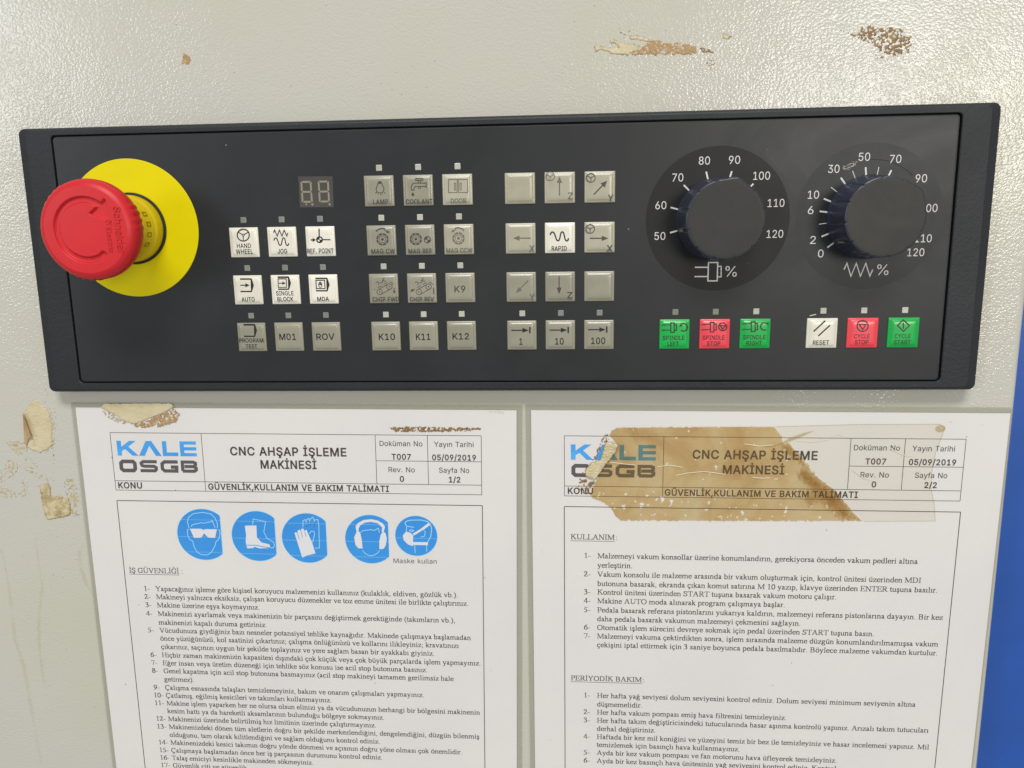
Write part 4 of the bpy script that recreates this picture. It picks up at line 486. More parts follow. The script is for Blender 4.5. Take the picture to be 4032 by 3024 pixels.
GX=[-110.0, -93.84, -77.68, -52.06, -36.01, -19.96, 5.4, 21.42, 37.43, 68.45, 84.79, 101.13, 127.97, 144.12, 160.26]
GY=[49.7, 29.84, 10.06, -10.0]
LEG={(0,1): [['L',0.42,[2.68,3.01,2.65,3.64,2.44,4.23,2.08,4.75,1.58,5.14,0.99,5.4,0.34,5.49,-0.33,5.42,-0.96,5.18,-1.52,4.8,-1.97,4.3,-2.28,3.71,-2.42,3.08,-2.39,2.45,-2.18,1.85,-1.82,1.34,-1.32,0.94,-0.73,0.68,-0.08,0.59,0.59,0.67,1.23,0.9,1.79,1.28,2.24,1.79,2.54,2.37,2.68,3.01]],['L',0.25,[0.57,3.04,0.46,3.33,0.17,3.46,-0.15,3.34,-0.3,3.05,-0.2,2.75,0.1,2.63,0.41,2.74,0.57,3.04]],['L',0.32,[0.52,3.25,2.44,4.23]],['L',0.32,[-0.23,3.26,-1.97,4.3]],['L',0.32,[0.1,2.63,-0.08,0.59]],['T','HAND',-2.96,3.03,-2.27,1.87],['T','WHEEL',-3.58,3.71,-4.6850000000000005,1.93]],(1,1): [['L',0.38,[-3.12,3.84,-2.6,4.9,-1.65,2.41,-0.6,4.87,0.33,2.38,1.44,4.84,2.36,2.35,2.89,3.61]],['L',0.4,[-3.22,0.63,-2.98,1.25,-2.51,1.66,-2.02,1.56,-1.68,0.92,-1.39,-0.19,-1.2,-0.98,-0.85,-1.4,-0.4,-1.31,-0.04,-0.68,0.32,0.73,0.63,1.49,1.02,1.67,1.38,1.41,1.57,0.56,1.73,-0.71,1.99,-1.34,2.42,-1.51,2.76,-1.19,3.0,-0.57]],['T','JOG',-2.02,2.08,-4.755000000000001,1.93]],(2,1): [['L',0.45,[-0.01,5.18,-0.16,2.02]],['L',0.4,[1.21,0.68,4.45,0.63]],['L',0.4,[-3.87,0.67,-3.0,0.65]],['F',0,[-3.06,-0.19,-1.61,0.63,-2.95,1.49]],['L',0.3,[1.12,0.68,1.07,1.08,0.88,1.44,0.58,1.71,0.19,1.85,-0.23,1.86,-0.64,1.72,-0.98,1.47,-1.22,1.12,-1.32,0.71,-1.27,0.31,-1.08,-0.05,-0.77,-0.32,-0.38,-0.46,0.04,-0.47,0.45,-0.33,0.79,-0.08,1.02,0.28,1.12,0.68]],['F',0,[-0.1,0.7,-0.02,1.87,-0.34,1.84,-0.64,1.72,-0.9,1.54,-1.11,1.3,-1.25,1.02,-1.32,0.71]],['F',0,[-0.1,0.7,-0.17,-0.48,0.14,-0.45,0.45,-0.33,0.71,-0.15,0.92,0.09,1.06,0.37,1.12,0.68]],['L',0.5,[1.06,0.68,1.02,1.06,0.84,1.4,0.54,1.66,0.17,1.8,-0.23,1.8,-0.61,1.68,-0.94,1.43,-1.16,1.1,-1.26,0.71,-1.21,0.33,-1.03,-0.01,-0.74,-0.27,-0.37,-0.41,0.03,-0.41,0.42,-0.28,0.74,-0.04,0.97,0.3,1.06,0.68]],['T','REF. POINT',-5.55,5.47,-4.83,1.93]],(0,2): [['L',0.5,[-2.79,4.71,1.98,4.66]],['L',0.5,[-3.0,-0.52,1.78,-0.57]],['F',0,[1.75,4.83,2.23,4.83,2.92,2.04,1.89,-0.74,1.47,-0.74]],['L',0.38,[-2.84,2.09,-0.7,2.06]],['F',0,[-0.77,1.2,1.14,2.04,-0.63,2.93]],['T','AUTO',-2.85,2.77,-4.76,1.83]],(1,2): [['L',0.5,[-2.78,5.33,1.81,5.28]],['L',0.5,[-2.93,0.27,1.68,0.22]],['F',0,[1.59,5.46,2.06,5.45,2.74,2.74,1.78,0.04,1.37,0.05]],['L',0.3,[-2.66,4.59,0.78,4.55,0.73,1.01,-2.78,1.05,-2.66,4.59]],['L',0.3,[-2.45,2.77,-0.97,2.75]],['F',0,[-1.02,2.06,0.5,2.74,-0.92,3.44]],['T','SINGLE',-3.96,3.52,-2.39,1.85],['T','BLOCK',-3.58,3.26,-4.83,1.83]],(2,2): [['L',0.5,[-2.88,4.63,1.95,4.58]],['L',0.5,[-2.99,-0.56,1.86,-0.62]],['F',0,[1.72,4.75,2.19,4.75,2.96,1.97,1.96,-0.79,1.55,-0.78]],['L',0.34,[-2.73,3.83,0.93,3.79,0.94,0.29,-2.78,0.33,-2.73,3.83]],['L',0.24,[-1.54,2.67,-0.92,3.18,-0.38,2.51,-0.3,1.51,-0.69,0.88,-1.37,0.89,-1.71,1.52,-1.54,2.67]],['L',0.3,[-1.26,2.52,-1.25,1.8]],['L',0.3,[-0.92,2.81,-0.95,1.8]],['L',0.3,[-0.65,2.43,-0.69,1.74]],['T','MDA',-2.68,2.32,-4.895,1.79]],(0,3): [['L',0.5,[-2.94,5.51,1.8,5.47]],['L',0.5,[-3.12,0.49,1.63,0.45]],['F',0,[1.57,5.65,2.05,5.65,2.7,2.96,1.73,0.27,1.31,0.28]],['T','PROGRAM',-5.42,5.13,-2.205,1.81],['T','TEST',-2.74,2.23,-4.675000000000001,1.73]],(1,3): [['T','M01',-3.96,3.22,-1.245,2.78]],(2,3): [['T','ROV',-4.14,3.67,-1.295,2.75]],(3,0): [['L',0.3,[-0.18,3.0,-0.42,2.19,-1.06,0.84,-0.83,-0.26,0.28,-0.83,1.57,-0.58,2.19,0.5,2.09,1.32,1.57,2.29,1.4,2.97]],['L',0.3,[-0.18,3.0,1.4,2.97]],['F',0,[-0.17,3.13,0.03,3.81,1.22,3.84,1.41,3.11]],['L',0.28,[-1.43,-0.88,-0.84,-0.53]],['L',0.28,[-0.4,-1.42,-0.21,-1.01]],['L',0.28,[0.66,-1.71,0.63,-1.24]],['L',0.28,[1.32,-1.12,1.47,-1.53]],['L',0.28,[2.14,-0.64,2.69,-1.01]],['T','LAMP',-2.58,3.71,-5.215,1.86]],(4,0): [['L',0.3,[-0.67,4.66,2.22,4.61,2.19,3.88,-0.7,3.93,-0.67,4.66]],['L',0.28,[0.42,3.91,0.24,2.83]],['L',0.28,[1.15,3.9,1.17,2.82]],['L',0.3,[3.49,3.23,3.46,0.74]],['L',0.3,[3.47,2.72,-1.31,2.81,-2.17,2.47,-2.58,1.39,-2.64,0.09,-1.57,0.01,-1.38,1.1,-0.94,1.5,3.42,1.42]],['L',0.22,[0.27,1.42,0.29,0.66,1.08,0.64,1.17,1.4]],['F',0,[-2.07,-0.66,-2.68,-1.6,-2.56,-2.21,-2.03,-2.38,-1.5,-1.95,-1.54,-1.49]],['T','COOLANT',-5.16,5.94,-5.4,1.89]],(5,0): [['L',0.28,[-3.35,4.01,0.15,3.94,-0.06,-1.2,-3.51,-1.14,-3.35,4.01]],['L',0.28,[0.6,3.93,4.34,3.87,4.26,-1.27,0.44,-1.21,0.6,3.93]],['L',0.25,[-1.07,2.56,-0.51,2.55,-0.59,-0.21,-1.15,-0.2,-1.07,2.56]],['L',0.25,[1.17,2.52,1.73,2.51,1.65,-0.25,1.09,-0.24,1.17,2.52]],['T','DOOR',-2.72,3.55,-5.4,1.89]],(3,1): [['L',0.62,[2.8,0.56,2.77,0.84,2.71,1.11,2.61,1.38,2.48,1.62,2.31,1.85]],['L',0.62,[2.13,2.04,1.91,2.21,1.66,2.36,1.4,2.47,1.12,2.55,0.84,2.59]],['L',0.62,[0.57,2.59,0.28,2.56,-0.0,2.49,-0.28,2.39,-0.54,2.25,-0.78,2.08]],['L',0.62,[-0.97,1.9,-1.16,1.68,-1.32,1.43,-1.45,1.17,-1.53,0.9,-1.58,0.62]],['L',0.62,[-1.6,0.36,-1.57,0.08,-1.51,-0.19,-1.41,-0.46,-1.28,-0.71,-1.11,-0.93]],['L',0.62,[-0.93,-1.12,-0.71,-1.3,-0.47,-1.44,-0.2,-1.55,0.08,-1.63,0.36,-1.67]],['L',0.62,[0.63,-1.67,0.92,-1.64,1.21,-1.57,1.48,-1.47,1.74,-1.33,1.98,-1.16]],['L',0.62,[2.18,-0.98,2.36,-0.76,2.52,-0.51,2.65,-0.25,2.73,0.02,2.78,0.3]],['L',0.2,[2.01,0.44,1.85,1.13,1.36,1.63,0.67,1.83,-0.05,1.66,-0.58,1.16,-0.81,0.48,-0.65,-0.21,-0.16,-0.72,0.53,-0.91,1.25,-0.74,1.79,-0.24,2.01,0.44]],['F',0,[1.22,0.45,1.1,0.83,0.77,1.04,0.37,1.01,0.06,0.74,-0.01,0.35,0.18,0.0,0.55,-0.14,0.95,-0.03,1.19,0.3]],['L',0.42,[-1.92,3.68,-1.51,4.12,-1.01,4.47,-0.46,4.73,0.13,4.88,0.74,4.92,1.34,4.84,1.91,4.65]],['L',0.3,[1.7,4.13,2.72,3.57]],['F',0,[2.37,2.99,3.71,3.04,3.07,4.16]],['T','MAG CW',-4.29,5.56,-5.265000000000001,1.86]],(4,1): [['L',0.62,[0.6,0.47,0.57,0.75,0.51,1.03,0.41,1.29,0.27,1.53,0.1,1.76]],['L',0.62,[-0.08,1.95,-0.3,2.12,-0.54,2.27,-0.81,2.38,-1.08,2.45,-1.37,2.49]],['L',0.62,[-1.63,2.5,-1.92,2.47,-2.2,2.4,-2.48,2.3,-2.73,2.16,-2.97,1.99]],['L',0.62,[-3.16,1.81,-3.35,1.59,-3.51,1.35,-3.63,1.09,-3.71,0.81,-3.76,0.54]],['L',0.62,[-3.77,0.28,-3.75,-0.01,-3.68,-0.28,-3.58,-0.54,-3.45,-0.79,-3.28,-1.01]],['L',0.62,[-3.1,-1.2,-2.88,-1.38,-2.63,-1.52,-2.37,-1.64,-2.09,-1.71,-1.81,-1.75]],['L',0.62,[-1.54,-1.76,-1.25,-1.72,-0.97,-1.65,-0.69,-1.55,-0.44,-1.41,-0.2,-1.24]],['L',0.62,[-0.01,-1.06,0.18,-0.84,0.33,-0.6,0.45,-0.34,0.54,-0.07,0.59,0.21]],['L',0.2,[-0.19,0.35,-0.35,1.04,-0.84,1.55,-1.53,1.74,-2.24,1.57,-2.77,1.07,-2.99,0.39,-2.83,-0.29,-2.33,-0.8,-1.64,-0.99,-0.93,-0.82,-0.4,-0.33,-0.19,0.35]],['F',0,[-0.97,0.37,-1.09,0.74,-1.42,0.96,-1.82,0.92,-2.13,0.65,-2.19,0.26,-2.0,-0.08,-1.63,-0.23,-1.24,-0.11,-1.0,0.21]],['L',0.3,[4.51,0.04,4.45,0.48,4.23,0.86,3.89,1.15,3.47,1.31,3.02,1.32,2.58,1.17,2.22,0.89,1.98,0.51,1.89,0.07,1.95,-0.37,2.16,-0.75,2.5,-1.05,2.92,-1.2,3.38,-1.21,3.81,-1.06,4.17,-0.78,4.41,-0.4,4.51,0.04]],['F',0,[3.2,0.06,3.25,1.33,2.9,1.3,2.58,1.17,2.3,0.97,2.09,0.71,1.94,0.4,1.89,0.07]],['F',0,[3.2,0.06,3.15,-1.23,3.49,-1.19,3.81,-1.06,4.09,-0.86,4.31,-0.6,4.45,-0.29,4.51,0.04]],['T','MAG REF',-4.86,4.88,-5.385,1.85]],(5,1): [['L',0.62,[2.13,0.5,2.1,0.78,2.04,1.05,1.93,1.31,1.8,1.56,1.63,1.78]],['L',0.62,[1.45,1.97,1.22,2.14,0.98,2.29,0.72,2.4,0.44,2.47,0.16,2.51]],['L',0.62,[-0.11,2.52,-0.39,2.49,-0.67,2.42,-0.94,2.31,-1.19,2.18,-1.42,2.01]],['L',0.62,[-1.62,1.83,-1.8,1.61,-1.95,1.37,-2.07,1.11,-2.15,0.84,-2.2,0.56]],['L',0.62,[-2.2,0.3,-2.18,0.02,-2.11,-0.25,-2.01,-0.51,-1.87,-0.76,-1.7,-0.98]],['L',0.62,[-1.52,-1.17,-1.3,-1.35,-1.05,-1.49,-0.79,-1.6,-0.51,-1.68,-0.23,-1.72]],['L',0.62,[0.04,-1.72,0.32,-1.69,0.6,-1.62,0.87,-1.52,1.12,-1.38,1.36,-1.21]],['L',0.62,[1.55,-1.03,1.73,-0.81,1.88,-0.57,2.0,-0.31,2.08,-0.04,2.13,0.24]],['L',0.2,[1.35,0.38,1.19,1.06,0.69,1.57,0.0,1.76,-0.7,1.59,-1.22,1.1,-1.43,0.42,-1.26,-0.26,-0.77,-0.77,-0.08,-0.96,0.63,-0.79,1.15,-0.3,1.35,0.38]],['F',0,[0.58,0.39,0.46,0.76,0.12,0.98,-0.28,0.95,-0.57,0.68,-0.64,0.29,-0.44,-0.05,-0.07,-0.2,0.32,-0.09,0.55,0.24]],['L',0.42,[-1.37,4.49,-0.8,4.66,-0.2,4.72,0.39,4.67,0.97,4.5,1.49,4.23,1.95,3.86,2.33,3.41]],['L',0.3,[-1.06,4.1,-1.99,3.5]],['F',0,[-2.33,4.01,-2.94,2.88,-1.65,2.99]],['T','MAG CCW',-5.19,5.65,-5.37,1.87]],(3,2): [['L',0.22,[-0.48,-1.35,-0.55,-0.91,-0.78,-0.53,-1.15,-0.28,-1.59,-0.19,-2.04,-0.27,-2.43,-0.51,-2.7,-0.88,-2.81,-1.32,-2.74,-1.76,-2.51,-2.14,-2.14,-2.39,-1.7,-2.48,-1.25,-2.4,-0.86,-2.15,-0.59,-1.78,-0.48,-1.35]],['F',0,[-1.32,-1.34,-1.41,-1.1,-1.65,-1.02,-1.88,-1.13,-1.96,-1.38,-1.84,-1.59,-1.59,-1.64,-1.37,-1.49]],['L',0.22,[3.69,0.84,3.63,1.28,3.39,1.66,3.03,1.91,2.59,2.0,2.14,1.92,1.75,1.67,1.48,1.31,1.37,0.87,1.44,0.43,1.67,0.06,2.04,-0.2,2.48,-0.29,2.93,-0.2,3.32,0.04,3.59,0.41,3.69,0.84]],['F',0,[2.85,0.85,2.76,1.08,2.52,1.17,2.29,1.06,2.22,0.81,2.34,0.6,2.59,0.55,2.8,0.7]],['L',0.22,[-2.15,-0.32,2.03,1.86]],['L',0.22,[-1.14,-2.34,3.04,-0.15]],['L',0.22,[-2.37,0.39,-0.58,1.29]],['L',0.22,[0.14,1.74,1.8,2.58]],['L',0.22,[2.79,2.73,3.11,2.67,3.42,2.56,3.7,2.39,3.95,2.17,4.15,1.92,4.31,1.63]],['L',0.25,[-3.02,2.52,-2.77,2.75,-2.46,2.85,-2.13,2.8,-1.87,2.6,-1.74,2.31,-1.76,1.98,-1.94,1.7,-2.22,1.52]],['L',0.25,[-0.44,3.55,-0.25,3.36,-0.16,3.11,-0.18,2.84,-0.32,2.6,-0.55,2.44,-0.82,2.38,-1.09,2.44,-1.3,2.61]],['L',0.25,[0.61,4.43,0.35,4.28,0.17,4.03,0.12,3.74,0.2,3.45,0.39,3.23,0.66,3.12,0.96,3.12,1.24,3.26]],['L',0.25,[4.57,0.32,4.51,-0.91]],['F',0,[3.99,-0.9,4.46,-2.2,5.04,-0.92]],['L',0.25,[-3.89,-0.31,-3.48,-0.17]],['T','CHIP FWD',-4.81,6.47,-5.265000000000001,1.84]],(4,2): [['L',0.22,[-0.02,-1.52,-0.1,-1.08,-0.33,-0.7,-0.7,-0.45,-1.14,-0.36,-1.58,-0.44,-1.97,-0.69,-2.23,-1.06,-2.34,-1.49,-2.27,-1.93,-2.03,-2.3,-1.67,-2.56,-1.23,-2.65,-0.78,-2.57,-0.4,-2.32,-0.13,-1.95,-0.02,-1.52]],['F',0,[-0.86,-1.51,-0.96,-1.28,-1.19,-1.19,-1.42,-1.31,-1.5,-1.55,-1.37,-1.76,-1.12,-1.81,-0.91,-1.66]],['L',0.22,[4.1,0.67,4.03,1.1,3.79,1.48,3.43,1.73,2.99,1.82,2.54,1.74,2.16,1.49,1.9,1.13,1.79,0.69,1.86,0.26,2.1,-0.12,2.47,-0.37,2.91,-0.46,3.35,-0.38,3.73,-0.13,4.0,0.23,4.1,0.67]],['F',0,[3.26,0.68,3.17,0.91,2.94,0.99,2.71,0.88,2.63,0.64,2.76,0.42,3.01,0.37,3.22,0.52]],['L',0.22,[-1.69,-0.5,2.44,1.68]],['L',0.22,[-0.67,-2.51,3.46,-0.32]],['L',0.22,[-1.92,0.22,-0.15,1.11]],['L',0.22,[0.56,1.56,2.2,2.4]],['L',0.22,[3.18,2.55,3.51,2.49,3.81,2.37,4.1,2.21,4.34,1.99,4.55,1.74,4.7,1.46]],['L',0.25,[-2.58,2.34,-2.35,2.57,-2.03,2.67,-1.71,2.62,-1.45,2.42,-1.32,2.13,-1.34,1.8,-1.51,1.52,-1.79,1.34]],['L',0.25,[-0.04,3.36,0.16,3.18,0.25,2.93,0.23,2.66,0.09,2.42,-0.13,2.25,-0.4,2.2,-0.67,2.26,-0.88,2.43]],['L',0.25,[1.0,4.25,0.74,4.09,0.57,3.84,0.52,3.55,0.6,3.27,0.79,3.05,1.07,2.93,1.36,2.94,1.64,3.07]],['L',0.3,[-2.81,-0.29,-3.64,-0.67]],['F',0,[-3.92,-0.05,-4.76,-1.18,-3.37,-1.29]],['L',0.28,[4.98,0.15,4.94,-2.37]],['T','CHIP REV',-5.05,4.95,-5.415,1.84]],(5,2): [['T','K9',-2.35,2.25,-1.855,2.74]],(3,3): [['T','K10',-2.94,3.98,-1.525,2.76]],(4,3): [['T','K11',-3.18,2.97,-1.63,2.75]],(5,3): [['T','K12',-3.74,3.19,-1.525,2.71]],(6,0): [],(7,0): [['L',0.25,[-2.05,4.42,-2.1,4.85,-2.27,5.25,-2.54,5.6,-2.89,5.87,-3.3,6.04,-3.74,6.11,-4.19,6.06,-4.6,5.9,-4.96,5.65,-5.23,5.31,-5.4,4.91,-5.46,4.48,-5.41,4.05,-5.24,3.65,-4.97,3.3,-4.62,3.03,-4.21,2.85,-3.77,2.79,-3.32,2.84,-2.91,3.0,-2.55,3.25,-2.28,3.59,-2.11,3.99,-2.05,4.42]],['L',0.15,[-3.46,4.44,-3.55,4.65,-3.75,4.73,-3.96,4.65,-4.05,4.46,-3.96,4.25,-3.76,4.17,-3.55,4.25,-3.46,4.44]],['L',0.19,[-3.5,4.59,-2.27,5.25]],['L',0.19,[-4.01,4.6,-5.23,5.31]],['L',0.19,[-3.76,4.17,-3.77,2.79]],['L',0.42,[-0.12,-3.06,-0.1,1.84]],['F',0,[0.95,1.82,-0.09,4.38,-1.15,1.86]],['T','Z',3.25,5.24,-4.625,2.65]],(8,0): [['L',0.3,[-1.86,3.52,-1.92,3.97,-2.1,4.38,-2.38,4.74,-2.74,5.02,-3.17,5.2,-3.62,5.26,-4.07,5.22,-4.5,5.05,-4.86,4.79,-5.14,4.44,-5.31,4.03,-5.37,3.59,-5.31,3.15,-5.13,2.73,-4.85,2.37,-4.49,2.09,-4.06,1.91,-3.61,1.85,-3.15,1.9,-2.73,2.06,-2.37,2.32,-2.09,2.67,-1.92,3.08,-1.86,3.52]],['L',0.18,[-3.32,3.55,-3.4,3.76,-3.62,3.85,-3.83,3.77,-3.91,3.56,-3.82,3.36,-3.61,3.27,-3.4,3.35,-3.32,3.55]],['L',0.22,[-3.36,3.7,-2.1,4.38]],['L',0.22,[-3.87,3.71,-5.14,4.44]],['L',0.22,[-3.61,3.27,-3.61,1.85]],['L',0.45,[-2.43,-2.98,1.06,0.5]],['F',0,[1.93,-0.34,2.86,2.29,0.19,1.33]],['T','Y',3.22,5.42,-5.710000000000001,2.64]],(6,1): [['L',0.42,[4.09,0.06,-0.4,0.12]],['F',0,[-0.39,1.17,-3.07,0.16,-0.42,-0.93]],['T','X',3.47,5.67,-5.35,2.64]],(7,1): [['L',0.48,[-3.93,1.21,-3.7,1.93,-3.18,2.4,-2.59,2.28,-2.14,1.54,-1.71,0.27,-1.41,-0.65,-0.97,-1.13,-0.45,-1.03,-0.07,-0.3,0.23,1.33,0.53,2.2,0.98,2.41,1.42,2.11,1.72,1.13,2.01,-0.33,2.38,-1.07,2.9,-1.26,3.27,-0.9,3.49,-0.17]],['T','RAPID',-3.38,2.78,-5.08,1.8]],(8,1): [['L',0.3,[-2.04,3.39,-2.11,3.84,-2.29,4.27,-2.57,4.64,-2.94,4.92,-3.37,5.1,-3.82,5.17,-4.28,5.11,-4.71,4.95,-5.08,4.67,-5.36,4.32,-5.54,3.9,-5.6,3.44,-5.53,2.99,-5.36,2.56,-5.07,2.2,-4.7,1.91,-4.27,1.73,-3.81,1.66,-3.35,1.72,-2.92,1.89,-2.56,2.16,-2.28,2.52,-2.1,2.94,-2.04,3.39]],['L',0.18,[-3.52,3.41,-3.61,3.62,-3.82,3.72,-4.03,3.63,-4.12,3.42,-4.03,3.21,-3.82,3.12,-3.6,3.2,-3.52,3.41]],['L',0.22,[-3.56,3.56,-2.29,4.27]],['L',0.22,[-4.08,3.57,-5.36,4.32]],['L',0.22,[-3.82,3.12,-3.81,1.66]],['L',0.45,[-3.83,-0.34,0.89,-0.41]],['F',0,[0.9,-1.45,3.53,-0.45,0.88,0.63]],['T','X',2.87,5.3,-5.855,2.71]],(6,2): [['L',0.38,[2.88,2.69,-0.38,-0.56]],['F',0,[-1.11,0.16,-2.2,-2.38,0.34,-1.28]],['T','Y',3.33,5.6,-5.26,2.62]],(7,2): [['L',0.38,[-0.4,4.24,-0.42,-0.3]],['F',0,[-1.43,-0.28,-0.43,-3.04,0.6,-0.31]],['T','Z',2.88,5.0,-4.779999999999999,2.63]],(8,2): [],(6,3): [['L',0.42,[-4.36,2.22,0.31,2.18]],['F',0,[0.29,1.17,2.95,2.16,0.32,3.2]],['L',0.52,[3.4,3.55,3.36,0.89]],['T','1',-1.07,0.22,-3.875,2.76]],(7,3): [['L',0.42,[-4.41,2.19,0.22,2.15]],['F',0,[0.22,1.14,2.85,2.13,0.23,3.16]],['L',0.52,[3.28,3.51,3.28,0.86]],['T','10',-2.18,1.41,-3.8899999999999997,2.76]],(8,3): [['L',0.42,[-4.47,2.27,0.13,2.24]],['F',0,[0.14,1.23,2.74,2.22,0.13,3.24]],['L',0.52,[3.16,3.59,3.18,0.95]],['T','100',-3.26,2.59,-3.79,2.75]],(9,3): [['L',0.3,[-5.44,3.99,-1.67,3.96]],['L',0.3,[-5.39,1.82,-1.62,1.8]],['L',0.38,[-1.69,4.86,-0.31,4.85,-0.22,0.89,-1.6,0.9,-1.69,4.86]],['L',0.38,[-0.3,4.05,0.62,4.05,0.68,1.65,-0.24,1.65]],['L',0.42,[2.72,4.28,3.24,4.47,3.8,4.45,4.32,4.24,4.73,3.85,4.99,3.34,5.06,2.78,4.93,2.23,4.61,1.78,4.15,1.47,3.61,1.36,3.06,1.45,2.57,1.73]],['F',0,[1.62,3.27,2.41,4.43,3.09,3.43]],['T','SPINDLE',-4.81,4.03,-2.29,1.81],['T','LEFT',-2.85,1.73,-4.8100000000000005,1.82]],(10,3): [['L',0.3,[-5.66,4.1,-1.98,4.07]],['L',0.3,[-5.6,1.9,-1.91,1.88]],['L',0.38,[-2.01,5.0,-0.58,4.99,-0.45,0.94,-1.88,0.95,-2.01,5.0]],['L',0.38,[-0.56,4.16,0.42,4.15,0.5,1.73,-0.47,1.73]],['L',0.42,[4.62,3.02,4.52,3.53,4.28,3.98,3.91,4.34,3.46,4.58,2.97,4.66,2.48,4.59,2.04,4.36,1.7,4.0,1.49,3.55,1.43,3.05,1.53,2.54,1.77,2.09,2.14,1.73,2.59,1.49,3.08,1.41,3.57,1.48,4.01,1.71,4.35,2.07,4.56,2.52,4.62,3.02]],['L',0.4,[2.0,3.57,4.01,3.56,3.1,1.97,2.0,3.57]],['T','SPINDLE',-4.91,4.03,-2.3,1.8],['T','STOP',-3.1,2.36,-4.710000000000001,1.77]],(11,3): [['L',0.3,[-5.48,4.23,-1.82,4.21]],['L',0.3,[-5.38,1.91,-1.72,1.89]],['L',0.38,[-1.86,5.06,-0.31,5.05,-0.13,1.01,-1.68,1.02,-1.86,5.06]],['L',0.38,[-0.27,4.29,0.66,4.28,0.78,1.74,-0.16,1.74]],['L',0.42,[4.3,4.16,3.82,4.44,3.29,4.53,2.77,4.42,2.33,4.12,2.04,3.68,1.92,3.15,1.99,2.6,2.25,2.11,2.66,1.73,3.17,1.52,3.71,1.5,4.21,1.68]],['F',0,[4.08,4.49,5.16,3.49,4.94,4.65]],['T','SPINDLE',-4.86,4.13,-2.2800000000000002,1.84],['T','RIGHT',-3.49,2.78,-4.710000000000001,1.77]],(12,3): [['L',0.5,[-3.55,0.85,0.84,5.22]],['L',0.5,[-1.6,-1.05,2.82,3.33]],['T','RESET',-3.6,2.91,-4.619999999999999,1.78]],(13,3): [['L',0.4,[1.78,2.95,1.64,3.58,1.34,4.17,0.9,4.65,0.36,5.0,-0.25,5.19,-0.87,5.19,-1.45,5.02,-1.95,4.68,-2.32,4.2,-2.54,3.62,-2.59,2.98,-2.46,2.35,-2.16,1.76,-1.72,1.27,-1.17,0.92,-0.56,0.74,0.06,0.73,0.64,0.91,1.14,1.25,1.52,1.73,1.73,2.31,1.78,2.95]],['L',0.38,[-1.79,3.61,0.9,3.59,-0.26,1.46,-1.79,3.61]],['T','CYCLE',-3.52,2.68,-2.115,1.73],['T','STOP',-2.99,2.38,-4.574999999999999,1.82]],(14,3): [['L',0.4,[-2.78,2.97,-0.68,5.27,1.92,3.01,-0.24,0.63,-2.78,2.97]],['L',0.4,[-0.59,4.15,-0.33,1.72]],['T','CYCLE',-3.54,2.73,-2.185,1.76],['T','START',-3.71,2.93,-4.67,1.81]]}
DESC = {(0,1):'HAND WHEEL',(1,1):'JOG',(2,1):'REF. POINT',(0,2):'AUTO',(1,2):'SINGLE BLOCK',(2,2):'MDA',(0,3):'PROGRAM TEST',(1,3):'M01',(2,3):'ROV',
 (3,0):'LAMP',(4,0):'COOLANT',(5,0):'DOOR',(3,1):'MAG CW',(4,1):'MAG REF',(5,1):'MAG CCW',(3,2):'CHIP FWD',(4,2):'CHIP REV',(5,2):'K9',(3,3):'K10',(4,3):'K11',(5,3):'K12',
 (6,0):'',(7,0):'an up arrow and Z',(8,0):'a slanting up arrow and Y',(6,1):'a left arrow and X',(7,1):'RAPID',(8,1):'a right arrow and X',(6,2):'a slanting down arrow and Y',(7,2):'a down arrow and Z',(8,2):'',
 (6,3):'1',(7,3):'10',(8,3):'100',(9,3):'SPINDLE LEFT',(10,3):'SPINDLE STOP',(11,3):'SPINDLE RIGHT',(12,3):'RESET',(13,3):'CYCLE STOP',(14,3):'CYCLE START'}
COLK = {}
for c in range(3):
    for r in (1, 2): COLK[c, r] = 'white'
COLK[7, 1] = COLK[12, 3] = 'white'; COLK[9, 3] = COLK[11, 3] = COLK[14, 3] = 'green'; COLK[10, 3] = COLK[13, 3] = 'red'
def key_mesh():
    mb = MB((0, 0, 0)); h = 6.12
    R = []
    for ins, z, r in ((0, -0.3, .25), (0, .30, .25), (.12, .50, .3), (.55, .62, .45), (.80, .68, .5), (1.1, 1.0, .8), (1.6, 1.17, 1.0), (2.6, 1.24, 1.2), (4.2, 1.27, .8)):
        R.append((rrect(-h + ins, -h + ins, h - ins, h - ins, r, 3), z))
    loft(mb, R)
    me = bpy.data.meshes.new('key_button'); me.from_pydata(mb.v, [], mb.f); me.update()
    me.polygons.foreach_set('use_smooth', [True] * len(me.polygons))
    return me
# moat around every key: a thin dark gap that the key stands in
KM = {}
base_me = key_mesh()
for cn in ('white', 'lightgrey', 'grey', 'green', 'red'):
    me = base_me.copy(); me.name = 'key_button'; me.materials.append(MT[cn + '_key']); KM[cn] = me
def led_mesh():
    mb = MB((0, 0, 0)); loft(mb, [(rrect(-1.18, -1.18, 1.18, 1.18, .1, 1), -0.2), (rrect(-1.18, -1.18, 1.18, 1.18, .1, 1), .05), (rrect(-1.0, -1.0, 1.0, 1.0, .1, 1), .12)])
    me = bpy.data.meshes.new('indicator_light'); me.from_pydata(mb.v, [], mb.f); me.update(); return me
led0 = led_mesh(); LM = {}
for k in ('led', 'led_dim', 'led_mid'):
    me = led0.copy(); me.materials.append(MT[k]); LM[k] = me
def ktop(x, y):     # height of the key surface
    d = 6.12 - max(abs(x), abs(y))
    for (a, za), (b, zb) in zip(((0, .3), (.12, .5), (.55, .62), (.8, .68), (1.1, 1.0), (1.6, 1.17), (2.6, 1.24), (4.2, 1.27)), ((.12, .5), (.55, .62), (.8, .68), (1.1, 1.0), (1.6, 1.17), (2.6, 1.24), (4.2, 1.27), (7, 1.27))):
        if d <= b: return za + (zb - za) * max(0, d - a) / (b - a)
    return 1.27
